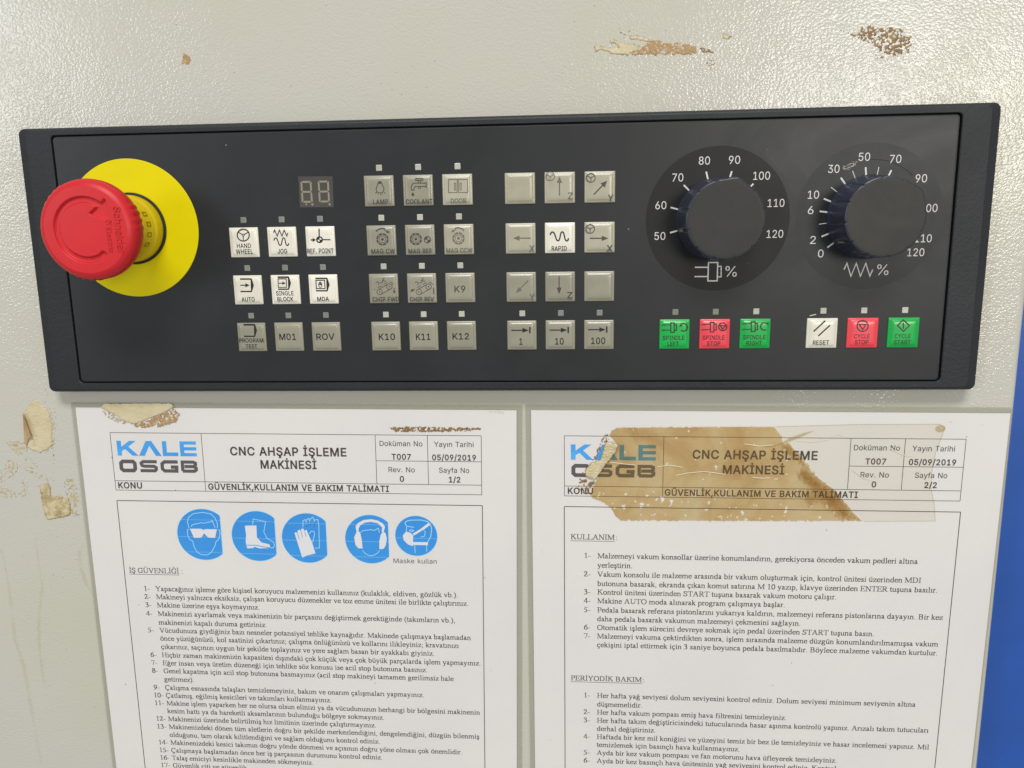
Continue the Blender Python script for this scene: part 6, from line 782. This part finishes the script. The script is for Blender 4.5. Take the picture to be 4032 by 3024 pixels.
PICT={'goggles': [('L',0.32,[47.87,56.91,47.48,53.86,48.11,51.61,50.65,49.79,55.04,49.14,58.87,49.88,60.66,51.86,61.54,54.53,61.29,56.68]),('L',0.32,[49.01,56.3,49.54,55.26,53.76,54.21,55.04,54.41,58.57,53.68,59.19,53.0,60.3,56.57]),('F',0,[48.28,57.22,53.52,57.13,54.56,57.69,55.68,57.32,61.11,57.23,59.91,61.52,56.65,61.44,54.86,59.35,53.38,61.5,49.87,61.7]),('L',0.32,[47.75,57.36,47.0,57.91,47.03,60.62,47.82,62.64,49.17,63.29,49.51,66.01,50.82,68.71,52.69,69.95,55.75,69.98,57.61,68.58,59.61,65.37,60.21,63.32,61.6,62.17,62.38,59.45,62.25,57.75,61.66,57.44])],'boot': [('F',0,[74.37,55.3,79.86,55.12,79.69,60.95,81.69,63.39,85.31,64.23,85.84,66.02,80.62,66.34,78.08,65.48,77.82,66.17,74.76,66.45,74.24,63.3,74.67,59.69]),('L',0.3,[78.16,54.79,78.57,51.94,84.29,53.18,83.11,58.2,84.41,61.32,87.32,63.06,87.76,64.41,87.23,65.86,85.62,66.02]),('I',0.35,[74.65,64.87,79.43,64.78,81.55,65.42,85.63,65.89])],'glove': [('F',0,[97.45,58.4,98.33,58.03,98.92,58.83,99.01,57.26,100.11,56.8,100.69,57.9,100.68,56.47,101.64,56.19,102.41,57.87,102.45,56.98,103.23,56.88,103.67,58.3,105.36,62.74,106.78,68.34,102.86,69.31,100.42,70.49,99.55,66.89]),('L',0.32,[101.59,55.66,101.76,52.54,102.73,51.86,103.19,52.96,103.31,55.41,103.59,51.85,104.47,51.26,104.93,52.27,104.97,54.71,105.32,51.38,106.42,50.7,106.92,51.8,106.85,54.68,107.2,52.01,108.71,51.77,108.99,54.65,108.77,65.6,106.7,65.73]),('L',0.32,[104.41,58.73,105.43,57.38,106.61,57.58,106.83,59.14,105.65,62.96]),('I',0.25,[98.92,58.83,99.55,61.5]),('I',0.25,[100.6,57.9,101.06,60.58]),('I',0.25,[102.32,57.87,102.71,60.1])],'ear': [('F',0,[125.99,54.81,127.34,53.02,129.93,51.65,133.33,51.24,136.26,51.77,138.74,53.27,139.62,54.81,138.8,57.7,137.97,57.27,138.26,55.05,136.22,53.09,133.28,52.48,130.3,52.97,128.13,54.33,127.3,56.12,127.35,57.89,126.43,57.69]),('F',0,[126.3,57.69,128.01,57.44,128.52,60.54,128.88,65.45,126.83,65.4,125.62,63.72,125.13,60.16]),('F',0,[138.39,57.26,139.65,57.68,140.28,60.34,139.66,63.69,138.53,65.5,136.61,65.67,136.75,61.74,137.5,58.61]),('L',0.3,[128.51,57.65,129.09,56.89,133.14,56.24,134.4,56.66,136.55,55.52,136.9,57.73]),('L',0.3,[128.71,66.35,130.14,68.12,131.81,68.9,133.95,68.72,135.7,67.57,136.68,66.3])],'mask': [('L',0.36,[152.93,54.81,149.66,54.33,148.77,53.11,149.31,52.0,151.43,51.4,156.04,51.23,158.96,51.85,160.4,52.92,160.97,55.56,160.47,59.1,158.94,61.79]),('F',0,[152.17,57.91,155.72,55.64,159.79,52.4,160.6,53.36,157.61,55.61,152.7,58.79]),('F',0,[149.17,56.86,151.26,57.49,152.4,58.8,152.14,63.91,149.84,63.06,147.99,61.09,147.64,58.88]),('F',0,[152.19,61.91,159.15,61.87,159.03,63.34,152.15,63.33]),('L',0.3,[153.0,63.45,153.11,67.24]),('L',0.3,[158.48,63.35,158.41,66.47]),('L',0.3,[150.66,56.39,151.72,55.93,152.76,56.44,151.69,56.95,150.66,56.39]),('L',0.3,[155.71,56.31,157.19,55.84,158.0,56.93,157.53,59.15,155.84,59.4]),('L',0.3,[149.57,54.64,149.3,56.63])]}
WZ = WALL
t = thing('tape_scrap', 'long torn strip of cream and brown tape on the wall above the panel', 'tape scrap', (45, 130, WZ))
patch('cream_strip', MARK['scrap_cream'], MT['cream'], t, WZ, jag=.6, rimw=.7, thick=.2)
patch('cream_strip', MARK['scrap_cream2'], MT['cream'], t, WZ, jag=.5, rimw=.6, thick=.2)
patch('brown_strip', MARK['scrap_brown'], MT['tan'], t, WZ + .02, dens=.9, nscale=.9, jag=.6, rimw=.25, thick=.16, cell=.3)
patch('brown_strip', MARK['scrap_brown2'], MT['brown'], t, WZ, dens=.85, jag=.6, rimw=.3, thick=.16, cell=.3)
o = patch('glue_speck', MARK['scrap_specks'], MT['brown'], t, WZ, dens=.42, nscale=1.5, cell=.28); o['kind'] = 'stuff'
o = patch('glue_speck', MARK['scrap_specks2'], MT['brown'], t, WZ, dens=.42, nscale=1.5, cell=.28); o['kind'] = 'stuff'
tag(patch('tape_scrap', MARK['chip'], MT['cream'], None, WZ, jag=.4, rimw=.75, thick=.2), 'tiny kite-shaped brown-edged tape chip on the wall, right of the long torn strip', 'tape scrap')
t = thing('glue_residue', 'crumbly dark brown glue patch on the wall near the top right corner', 'glue residue', (150, 138, WZ))
patch('glue_crust', MARK['corner'], MT['brown'], t, WZ, dens=.72, nscale=1.15, jag=1.0, rimw=.3, thick=.18, cell=.28)
o = patch('glue_speck', MARK['corner2'], MT['brown'], t, WZ, dens=.45, nscale=1.2, cell=.28); o['kind'] = 'stuff'
tag(patch('glue_residue', MARK['dot'], MT['tan'], None, WZ, dens=1, jag=.75, cell=.22, rimw=.25, rimmax=.6), 'small lone brown glue spot on the wall above the emergency stop', 'glue residue')
t = thing('tape_scrap', 'folded cream tape scrap with orange brown fold, on the wall below the panel corner', 'tape scrap', (-213, -46, WZ))
patch('tape_flap', MARK['fold'], MT['cream'], t, WZ, jag=.25, rimw=.45, thick=.35, rimmax=.75)
def flap():
    P = MARK['foldin']; n = len(P); cx = sum(p[0] for p in P) / n; cy = sum(p[1] for p in P) / n; mb = MB((cx, cy, WZ))
    hs = [.7, 1.9, 2.1, 1.0, .7, .6]; mb.add([(x, y, WZ + h) for (x, y), h in zip(P, hs)] + [(cx - .5, cy, WZ + .8)], [[i, n, (i + 1) % n] for i in range(n)] )
    mb.f = [f[::-1] for f in mb.f]
    mb.build('folded_corner', MT['orange'], t)
flap()
o = patch('glue_fringe', MARK['foldfr'], MT['pale'], t, WZ, dens=.52, nscale=1.4, cell=.28, rimw=.3); o['kind'] = 'stuff'
o = patch('glue_speck', MARK['trail'], MT['brown'], t, WZ, dens=.42, nscale=1.5, cell=.25); o['kind'] = 'stuff'
o = patch('glue_speck', MARK['trail2'], MT['brown'], t, WZ, dens=.42, nscale=1.5, cell=.25); o['kind'] = 'stuff'
tag(patch('glue_residue', MARK['honey'], MT['pale'], None, WZ, dens=.66, nscale=.8, rimw=.5, rimmax=.5), 'pale leaf-shaped glue film on the wall, just below the folded tape scrap', 'glue residue')
t = thing('glue_residue', 'scattered pale brown glue specks on the wall left of the boot-shaped tape clump', 'glue residue', (-225, -70, WZ))
for k, d_ in (('speckA', .56), ('speckL', .48), ('speckM', .45), ('speckB', .52)):
    o = patch('glue_speck', MARK[k], MT['pale'], t, WZ, dens=d_, nscale=1.0, cell=.28, seed=len(k) + d_ * 40, rimw=.4); o['kind'] = 'stuff'
t = thing('tape_scrap', 'shiny yellow-brown boot-shaped clump of old tape beside the left sheet', 'tape scrap', (-207, -82, WZ))
patch('tape_clump', MARK['chunk'], MT['clump'], t, WZ, jag=.35, rimw=.7, thick=.5, rimmax=.7)
patch('glue_film', MARK['chunk2'], MT['pale'], t, WZ, dens=.62, nscale=.9, jag=.6, rimw=.4)
def ribbon(P, w_):
    L = []; R = []
    for i, (x, y) in enumerate(P):
        k = w_ * (.35 + .65 * math.sin(math.pi * (i + .5) / len(P))); L.append((x - k, y)); R.append((x + k, y))
    return L + R[::-1]
for k, w_, lab in (('run1', 1.5, 'thin yellowish run down the wall at the far left of the photo'), ('run2', 1.3, 'thin yellowish run down the wall under the boot-shaped tape clump'), ('run3', 1.6, 'short yellowish run down the wall close to the left sheet')):
    o = patch('drip_stain', ribbon(MARK[k], w_), MT['run'], None, WZ, jag=.5, rimw=1.3, thick=.01, cell=.5)
    tag(o, lab, 'stain')

# ------------------------------------------------------------------ the two laminated sheets
CT, ST = math.cos(math.radians(.45)), math.sin(math.radians(.45))
def doc(kind):
    if kind == 1: ox, oy, sx_, sy_ = -197.3, -42.6, -math.sin(math.radians(.8)), math.cos(math.radians(.8))
    else: ox, oy, sx_, sy_ = 8.5, -44.1, 0.0, 1.0
    def xf(u, v): return (ox + u * CT + v * sx_, oy - u * ST - v * sy_)
    return xf
def flip_needed(P): return sum(P[i - 1][0] * P[i][1] - P[i][0] * P[i - 1][1] for i in range(len(P))) < 0
SZ = WALL + .55      # paper surface
def sheet(kind, label):
    xf = doc(kind); wd = 199.5 if kind == 1 else 201.6
    c = xf(wd / 2, 100); t = thing('laminated_sheet', label, 'notice', (c[0], c[1], WALL))
    def grid(name, m, x0, y0, x1, y1, z, r, lab=None, wav=.0, both=None):
        P = rrect(x0, -y1, x1, -y0, r, 6); mb = MB((c[0], c[1], z)); n = len(P)
        top = [xf(x, -y) for x, y in P]
        mb.add([(x, y, z) for x, y in top] + [(x, y, z - .18) for x, y in top], [list(range(n))] + [[i, n + i, n + (i + 1) % n, (i + 1) % n] for i in range(n)])
        mb.f = [q[::-1] for q in mb.f] if flip_needed(top) else mb.f
        return mb.build(name, m, t, label=lab)
    grid('paper', MT['paper'], 0, 0, wd, 284, SZ, .01)
    if kind == 1: fx = (-2.3, -2.6, wd + 2.8, 287)
    else: fx = (-2.7, -2.8, wd + 1.2, 287)
    grid('laminate_film', MT['film'], *fx, SZ + .19, 2.2)
    xf_ = [[xf(*p) for p in ((a, b), (c_, b), (c_, d_), (a, d_))] for a, b, c_, d_ in ((fx[0] + .3, fx[1] + .3, fx[2] - .3, 0), (fx[0] + .3, 0, 0, fx[3] - 3), (wd, 0, fx[2] - .3, fx[3] - 3))]
    mb = MB((c[0], c[1], SZ - .1))
    for q_ in xf_: mb.add([(x, y, SZ - .1) for x, y in q_], [[3, 2, 1, 0]])
    mb.build('sealed_margin', MT['margin'], t)
    z = SZ + .05
    # header table
    mb = MB((c[0], c[1], SZ))
    def line(a, b, w_=.24): stroke(mb, [xf(*a), xf(*b)], w_, z + mb.lift())
    if kind == 1: x0, xa, xb, xc, x1, ya, ym, yr, yk = 14.9, 57.3, 136.6, 160.0, 183.9, 11.6, 23.55, 34.4, 38.9; xa2 = 57.4
    else: x0, xa, xb, xc, x1, ya, ym, yr, yk = 14.45, 57.6, 136.9, 159.6, 184.6, 11.4, 23.8, 34.4, 39.0; xa2 = 57.6
    for a, b in (((x0, ya), (x1, ya)), ((x0, yk), (x1, yk)), ((x0, ya), (x0, yk)), ((x1, ya), (x1, yk)), ((xa, ya), (xa, yk)), ((x0, yr), (x1, yr)), ((xb, ya), (xb, yr)), ((xc, ya), (xc, yr)), ((xb, ym), (x1, ym))): line(a, b)
    mb.build('header_table', MT['pink_ink'], t)
    mb = MB((c[0], c[1], SZ)); fr = (14.8, 44.0, 184.1) if kind == 1 else (14.35, 44.0, 185.3)
    for a, b in (((fr[0], fr[1]), (fr[2], fr[1])), ((fr[0], fr[1]), (fr[0], 270)), ((fr[2], fr[1]), (fr[2], 270)), ((fr[0], 270), (fr[2], 270))): line(a, b, .34)
    mb.build('text_frame', MT['pink_ink'], t)
    ox = 0.0 if kind == 1 else -.25
    def T(mb, s, F, a, b, y, cap): text(mb, s, SANS, a, b, -y, cap, z, lambda u, v: xf(u, -v), 22.0 if F else 4.0)
    mb = MB((c[0], c[1], SZ))
    if kind == 1: tt = (70.07, 123.3, 21.8, 83.7, 109.4, 27.9, 58.6, 142.0, 38.2, 16.2, 27.5, 38.1)
    else: tt = (70.1, 123.4, 21.3, 83.3, 109.6, 28.0, 58.5, 141.5, 38.3, 15.9, 27.1, 38.1)
    T(mb, 'CNC AHŞAP İŞLEME', 1, tt[0], tt[1], tt[2], 4.1); T(mb, 'MAKİNESİ', 1, tt[3], tt[4], tt[5], 4.1)
    mb.build('title', MT['pink_ink'], t)
    mb = MB((c[0], c[1], SZ))
    T(mb, 'GÜVENLİK,KULLANIM VE BAKIM TALİMATI', 1, tt[6], tt[7], tt[8], 3.05); T(mb, 'KONU', 1, tt[9], tt[10], tt[11], 3.05)
    mb.build('subject_line', MT['pink_ink'], t)
    mb = MB((c[0], c[1], SZ)); d_ = 0 if kind == 1 else -.1
    for s, F, a, b, y, cap in (('Doküman No', 0, 138.5, 157.7, 16.7, 2.4), ('T007', 1, 143.7, 152.4, 23.0, 2.75), ('Yayın Tarihi', 0, 162.9, 180.5, 16.85, 2.4), ('05/09/2019', 1, 161.9, 181.5, 23.1, 2.75), ('Rev. No', 0, 142.1, 154.0, 28.8, 2.4), ('0', 1, 147.05, 149.0, 33.3, 2.75), ('Sayfa No', 0, 164.9, 178.4, 28.8, 2.4), ('1/2' if kind == 1 else '2/2', 1, 169.2, 174.4, 33.35, 2.75)):
        T(mb, s, F, a + d_, b + d_, y, cap)
    mb.build('document_number', MT['pink_ink'], t)
    # logo letters drawn as heavy wide shapes
    lx, ly = (17.5, 15.4) if kind == 1 else (17.3, 15.25); kx = 37.0 / 37.0
    mb = MB((c[0], c[1], SZ)); q = lambda pts: fill(mb, [[xf(lx + a * kx, ly + b) for a, b in pts]], z + mb.lift())
    q([(0, 0), (2.05, 0), (2.05, 7), (0, 7)]); q([(2.0, 2.9), (5.9, 0), (9.0, 0), (4.0, 3.7), (2.0, 4.9)]); q([(3.2, 3.3), (5.2, 2.6), (9.8, 7), (6.9, 7)])
    q([(13.7, 0), (16.3, 0), (15.2, 2.1), (12.7, 7), (10.0, 7)]); q([(14.9, 1.7), (16.3, 0), (20.6, 7), (17.9, 7)])
    q([(21.2, 0), (23.2, 0), (23.2, 7), (21.2, 7)]); q([(23.1, 5.3), (28.4, 5.3), (28.4, 7), (23.1, 7)])
    q([(29.4, 0), (31.3, 0), (31.3, 7), (29.4, 7)])
    for y0 in (0, 2.72, 5.5): q([(31.2, y0), (37, y0), (37, y0 + 1.5), (31.2, y0 + 1.5)])
    mb.build('logo_word', MT['logo_blue'], t, label='bright blue word KALE')
    mb = MB((c[0], c[1], SZ)); ly += 8.9
    def ol(pts, w_=1.75): stroke(mb, [xf(lx + a, ly + b) for a, b in pts], w_, z + mb.lift())
    H_ = 6.0; h = .85
    ol([(2.0, h), (6.8, h), (7.6, 1.7), (7.6, 4.3), (6.8, H_ - h), (2.0, H_ - h), (1.1, 4.3), (1.1, 1.7), (2.0, h)])
    ol([(18.0, h), (11.6, h), (10.6, 1.6), (10.9, 2.7), (12, 3.0), (16.6, 3.05), (17.5, 3.6), (17.5, 4.5), (16.8, H_ - h), (10.0, H_ - h)], 1.5)
    ol([(27.8, h), (21.6, h), (20.4, 1.8), (20.4, 4.2), (21.4, H_ - h), (27.0, H_ - h), (27.1, 3.3), (24.4, 3.3)], 1.6)
    ol([(29.9, H_ - h), (29.9, h), (35.0, h), (36.0, 1.3), (36.0, 2.2), (35.2, 2.95), (30.8, 2.95)], 1.5); ol([(35.2, 3.0), (36.2, 3.7), (36.2, 4.5), (35.3, H_ - h), (29.8, H_ - h)], 1.5)
    mb.build('logo_word', MT['logo_grey'], t, label='dark grey word OSGB')
    return t, xf, c, z
B1 = ['Yapacağınız işleme göre kişisel koruyucu malzemenizi kullanınız (kulaklık, eldiven, gözlük vb.).', 'Makineyi yalnızca eksiksiz, çalışan koruyucu düzenekler ve toz emme ünitesi ile birlikte çalıştırınız.', 'Makine üzerine eşya koymayınız.', 'Makinenizi ayarlamak veya makinenizin bir parçasını değiştirmek gerektiğinde (takımların vb.),', '+makinenizi kapalı duruma getiriniz.', 'Vücudunuza giydiğiniz bazı nesneler potansiyel tehlike kaynağıdır. Makinede çalışmaya başlamadan', '+önce yüzüğünüzü, kol saatinizi çıkartınız; çalışma önlüğünüzü ve kollarını ilikleyiniz; kravatınızı', '+çıkarınız, saçınızı uygun bir şekilde toplayınız ve yere sağlam basan bir ayakkabı giyiniz.', 'Hiçbir zaman makinenizin kapasitesi dışındaki çok küçük veya çok büyük parçalarda işlem yapmayınız.', 'Eğer insan veya üretim düzeneği için tehlike söz konusu ise acil stop butonuna basınız.', 'Genel kapatma için acil stop butonuna basmayınız (acil stop makineyi tamamen gerilimsiz hale', '+getirmez).', 'Çalışma esnasında talaşları temizlemeyiniz, bakım ve onarım çalışmaları yapmayınız.', 'Çatlamış, eğilmiş kesicileri ve takımları kullanmayınız.', 'Makine işlem yaparken her ne olursa olsun elinizi ya da vücudunuzun herhangi bir bölgesini makinenin', '+kesim hattı ya da hareketli aksamlarının bulunduğu bölgeye sokmayınız.', 'Makinenizi üzerinde belirtilmiş hız limitinin üzerinde çalıştırmayınız.', 'Makinenizdeki dönen tüm aletlerin doğru bir şekilde merkezlendiğini, dengelendiğini, düzgün bilenmiş', '+olduğunu, tam olarak kilitlendiğini ve sağlam olduğunu kontrol ediniz.', 'Makinenizdeki kesici takımın doğru yönde dönmesi ve açısının doğru yöne olması çok önemlidir.', 'Çalışmaya başlamadan önce her iş parçasının durumunu kontrol ediniz.', 'Talaş emiciyi kesinlikle makineden sökmeyiniz.', 'Güvenlik çiti ve güvenlik']
Y1 = [88.7, 92.8, 97.0, 101.4, 105.9, 110.0, 114.2, 118.5, 122.9, 127.1, 131.3, 135.7, 140.2, 144.4, 148.6, 152.8, 157.1, 161.4, 165.8, 170.1, 174.4, 178.6, 182.8]
B2 = ['Malzemeyi vakum konsollar üzerine konumlandırın, gerekiyorsa önceden vakum pedleri altına', '+yerleştirin.', 'Vakum konsolu ile malzeme arasında bir vakum oluşturmak için, kontrol ünitesi üzerinden MDI', '+butonuna basarak, ekranda çıkan komut satırına M 10 yazıp, klavye üzerinden ENTER tuşuna basılır.', 'Kontrol ünitesi üzerinden START tuşuna basarak vakum motoru çalışır.', 'Makine AUTO moda alınarak program çalışmaya başlar.', 'Pedala basarak referans pistonlarını yukarıya kaldırın, malzemeyi referans pistonlarına dayayın. Bir kez', '+daha pedala basarak vakumun malzemeyi çekmesini sağlayın.', 'Otomatik işlem sürecini devreye sokmak için pedal üzerinden START tuşuna basın.', 'Malzemeyi vakuma çektirdikten sonra, işlem sırasında malzeme düzgün konumlandırılmamışsa vakum', '+çekişini iptal ettirmek için 3 saniye boyunca pedala basılmalıdır. Böylece malzeme vakumdan kurtulur.']
Y2 = [68.3, 72.8, 77.2, 81.7, 85.9, 90.2, 94.7, 99.1, 103.4, 107.7, 112.05]
B3 = ['Her hafta yağ seviyesi dolum seviyesini kontrol ediniz. Dolum seviyesi minimum seviyenin altına', '+düşmemelidir.', 'Her hafta vakum pompası emiş hava filtresini temizleyiniz.', 'Her hafta takım değiştiricisindeki tutucularında hasar aşınma kontrolü yapınız. Arızalı takım tutucuları', '+derhal değiştiriniz.', 'Haftada bir kez mil koniğini ve yüzeyini temiz bir bez ile temizleyiniz ve hasar incelemesi yapınız. Mil', '+temizlemek için basınçlı hava kullanmayınız.', 'Ayda bir kez vakum pompası ve fan motorunu hava üfleyerek temizleyiniz.', 'Ayda bir kez basınçlı hava ünitesinin yağ seviyesini kontrol ediniz. Kontrol']
Y3 = [138.0, 142.5, 146.7, 151.0, 155.3, 159.6, 163.8, 168.1, 172.4]
def block(t, xf, c, z, lines, ys, xt, xn, size, name='text_block', first=1):
    mb = MB((c[0], c[1], SZ)); n = first
    for s, y in zip(lines, ys):
        if s[0] != '+':
            serif(mb, '%d-' % n, xn - (.4 if n > 9 else 0), y, size, z, xf); n += 1
        serif(mb, s.lstrip('+'), xt, y, size, z, xf)
    return mb.build(name, MT['pink_ink'], t)
SIZE = 3.69
def heading(t, xf, c, z, s, x, y, x_end):
    mb = MB((c[0], c[1], SZ)); e = serif(mb, s, x, y, SIZE, z, xf); k = (x_end - x) / (e - x)
    mb = MB((c[0], c[1], SZ)); serif(mb, s, x, y, SIZE, z, xf, k); serif(mb, ':', x_end + (.9 if s[0] == 'İ' else .2), y, SIZE, z, xf)
    stroke(mb, [xf(x, y + .75), xf(x_end, y + .75)], .2, z); mb.build('heading', MT['pink_ink'], t)
t1, xf1, c1, z1 = sheet(1, 'left white laminated notice, page 1/2, with five round blue safety symbols below its header')
heading(t1, xf1, c1, z1, 'İŞ GÜVENLİĞİ', 17.1, 79.6, 41.3)
block(t1, xf1, c1, z1, B1, Y1, 28.95, 23.3, SIZE)
t2, xf2, c2, z2 = sheet(2, 'right white laminated notice, page 2/2, with brown tape stuck over its header')
heading(t2, xf2, c2, z2, 'KULLANIM', 17.1, 59.4, 36.8); heading(t2, xf2, c2, z2, 'PERİYODİK BAKIM', 17.1, 129.3, 50.0)
block(t2, xf2, c2, z2, B2, Y2, 29.15, 23.1, SIZE); block(t2, xf2, c2, z2, B3, Y3, 29.3, 23.1, SIZE)
def pictos():
    C = {'goggles': (54.6, 60.0, 12.55, 63.0, 'blue safety symbol of a face with goggles'), 'boot': (80.1, 60.35, 12.25, 88.5, 'blue safety symbol of a boot'),
         'glove': (103.5, 60.9, 12.1, 112.35, 'blue safety symbol of gloves'), 'ear': (132.7, 60.95, 11.8, 141.1, 'blue safety symbol of a head with ear muffs'), 'mask': (153.8, 58.95, 9.7, 999, 'blue safety symbol of a head with a mask')}
    for k, (cx, cy, r, cut, lab) in C.items():
        P = [(cx + r * math.cos(math.radians(a)), cy + r * math.sin(math.radians(a))) for a in range(0, 360, 5)]
        Q = [(min(x, cut), y) for x, y in P]
        w0 = xf1(cx, cy); mb = MB((w0[0], w0[1], SZ)); W_ = [xf1(*p) for p in Q]
        mb.add([(x, y, z1) for x, y in W_], [list(range(len(W_)))[::-1]])
        d = mb.build('safety_symbol', MT['sign_blue'], t1, label=lab)
        mb = MB((w0[0], w0[1], SZ)); mb2 = MB((w0[0], w0[1], SZ)); mb3 = MB((w0[0], w0[1], SZ))
        stroke(mb2, [xf1(*p) for p in Q + Q[:1]], .22, z1 + .012)
        for it in PICT[k]:
            P2 = [xf1(*p) for p in pairs(it[2])]
            if it[0] == 'F': fill(mb, [P2], z1 + .012 + mb.lift())
            elif it[0] == 'I': stroke(mb3, P2, it[1], z1 + .034)
            else: stroke(mb2, P2, it[1], z1 + .012 + mb2.lift())
        for yy in (cy - 7.2, cy + 1.1, cy + 8.6):
            if k != 'mask' or abs(yy - cy) < 3:
                hw = math.sqrt(max(0, r * r - (yy - cy) ** 2)); stroke(mb2, [xf1(cx - hw, yy), xf1(min(cx + hw, cut), yy + .1)], .1, z1 + .006)
        mb.build('symbol_figure', MT['sign_white'], d)
        mb2.build('symbol_outline', MT['sign_line'], d)
        if mb3.f: mb3.build('symbol_detail', MT['sign_blue'], d)
    mb = MB((*xf1(153, 71), SZ)); text(mb, 'Maske kullan', SANS, 142.95, 162.9, -72.3, 2.25, z1, lambda u, v: xf1(u, -v)); mb.build('caption', MT['pink_ink'], t1)
pictos()

# ------------------------------------------------------------------ tape and stains on the sheets
TZ = SZ + .22
t = thing('tape_scrap', 'torn cream tape with crumbling brown edge across the top edge of the left notice', 'tape scrap', (-160, -43, TZ))
patch('glue_fringe', MARK['cres'], MT['tan'], t, TZ, dens=.78, nscale=1.2, cell=.28, rimw=.3, thick=.08)
patch('glue_fringe', MARK['cres2'], MT['pale'], t, TZ, dens=.62, nscale=1.2, cell=.28, rimw=.3, thick=.08)
patch('tape_flap', MARK['ctape'], MT['cream'], t, TZ + .1, jag=.2, rimw=.35, thick=.2, rimmax=.5)
tag(patch('glue_residue', MARK['streak'], MT['brown'], None, TZ, dens=.8, nscale=1.1, jag=.5, cell=.28, rimw=.3, thick=.08), 'narrow crumbly brown glue streak above the date box of the left notice', 'glue residue')
tag(patch('drip_stain', MARK['smudge'], MT['run'], None, TZ, jag=.7, rimw=.8, thick=.01), 'small yellow smudge at the top edge of the left notice', 'stain')
def tape(name, P, m, z, wav, lab, holes=.0, seed=0):
    xs = [p[0] for p in P]; ys = [p[1] for p in P]; c = (sum(xs) / len(xs), sum(ys) / len(ys), z)
    mb = MB(c); fill(mb, [P], z)
    return mb.build(name, m, None)
def btape():
    t = thing('adhesive_tape', 'wide piece of aged brown tape across the header of the right notice', 'tape', (60, -62, TZ))
    patch('tape_strip', MARK['btape'], MT['brown_tape'], t, TZ + .04, jag=.35, cell=.36, rimw=0, thick=.06, hole=(0, .92, .7))
    patch('amber_stain', MARK['amber'], MT['dark_spot'], t, TZ + .16, jag=1.5, cell=.36, rimw=3.0, thick=.03)
    mb = MB((60, -62, TZ + .3))
    for l in MARK['crease'][:5]: stroke(mb, [(p[0], p[1]) for p in l], .3, TZ + .16)
    mb.build('tape_crease', MT['crease'], t)
    patch('glue_crust', MARK['rollres'], MT['brown'], t, TZ + .1, dens=.56, nscale=1.0, jag=.5, cell=.28, rimw=.3, thick=.2)
    # rolled up end lying over the logo
    P = MARK['roll']; patch('rolled_end', P, MT['rollm'], t, TZ + .25, jag=.2, rimw=.5, thick=.8, rimmax=.8, cell=.3)
MT['rollm'] = m_residue('translucent_roll', [(0.3, (0.22, 0.24, 0.20)), (0.5, (0.50, 0.42, 0.24)), (0.7, (0.62, 0.55, 0.36))], 0.25, 300, 0.0006, (0.28, 0.14, 0.04), 130)
btape()
def ltape():
    t = thing('adhesive_tape', 'clear yellowed tape with a rough right end over the date box of the right notice', 'tape', (150, -65, TZ))
    P = MARK['ltape']; mb = MB((150, -65, TZ + .05)); fill(mb, [P], TZ + .05); mb.build('tape_strip', MT['clear_tape'], t)
    mb = MB((150, -65, TZ + .1)); stroke(mb, P[0:5] , .16, TZ + .08); stroke(mb, P[4:12], .13, TZ + .084); mb.build('tape_edge', MT['tape_edge'], t)
    mb = MB((150, -65, TZ + .1)); 
    for l in MARK['crease'][5:]: stroke(mb, [(p[0], p[1]) for p in l], .28, TZ + .1)
    mb.build('tape_crease', MT['crease'], t)
    P = MARK['fold2']; mb = MB((115, -53, TZ + .2)); fill(mb, [P], TZ + .2); mb.build('folded_edge', MT['clear2'], t)
    mb = MB((182.0, -52.2, TZ)); cx, cy = 182.0, -52.2; n = 20; R = []
    for r, zz in ((2.1, .06), (1.7, .35), (1.0, .7), (.3, .8)): R.append(([(cx + r * math.cos(i * 6.283 / n), cy + r * .75 * math.sin(i * 6.283 / n)) for i in range(n)], TZ + zz))
    loft(mb, R); mb.build('air_bubble', MT['clear2'], t, smooth=True)
MT['clear2'] = m_film('clear_tape_fold', (0.90, 0.84, 0.68), rough=0.08, wav=0.0006, diff=0.12, dcol=(0.62, 0.52, 0.34))
ltape()
def specks():
    t = thing('dirt_specks', 'few tiny dark dirt specks scattered on the two notices', 'dirt', (0, -100, TZ)); rnd = random.Random(11); mb = MB((0, -100, TZ))
    for x, y in [(126, -132.5 - 30), (181, -104), (139.5, -47.6), (186, -49.5), (118, -174), (-184, -59), (-183.5, -62), (-183, -66), (-183, -69)] + [(rnd.uniform(-190, 200), rnd.uniform(-215, -50)) for _ in range(26)]:
        r = rnd.uniform(.06, .26); n = 7; mb.add([(x + r * rnd.uniform(.6, 1.1) * math.cos(i * .9), y + r * rnd.uniform(.6, 1.1) * math.sin(i * .9), TZ) for i in range(n)], [list(range(n))])
    o = mb.build('speck', MT['disp'], t); o['kind'] = 'stuff'
specks()
def pits():
    rnd = random.Random(5); mb = MB((0, 100, WZ))
    for i in range(120):
        x, y = (rnd.uniform(-215, 205), rnd.uniform(80, 150)) if i < 95 else (rnd.uniform(-245, -205), rnd.uniform(-200, -60))
        r = rnd.uniform(.08, .22); mb.add([(x + r * rnd.uniform(.6, 1.3) * math.cos(k * .9), y + r * rnd.uniform(.5, 1.1) * math.sin(k * .9), WZ + .05) for k in range(7)], [list(range(7))])
    o = mb.build('paint_pits', MT['sheen_ink_pits'], None); o['kind'] = 'stuff'; o['label'] = 'tiny dark pits and dirt specks in the grey wall paint'; o['category'] = 'dirt'
pits()
GRP = {'tape scrap': 'old tape scraps left on the wall and notices', 'glue residue': 'brown glue residues on the wall and notices', 'stain': 'yellow runs and smudges', 'notice': 'laminated notices hanging under the panel', 'tape': 'tape pieces across the right notice'}
for o in list(sc.objects):
    if o.parent is None and o.get('category') in GRP: o['group'] = GRP[o['category']]
for o in list(sc.objects):
    if '_o' in o: del o['_o']
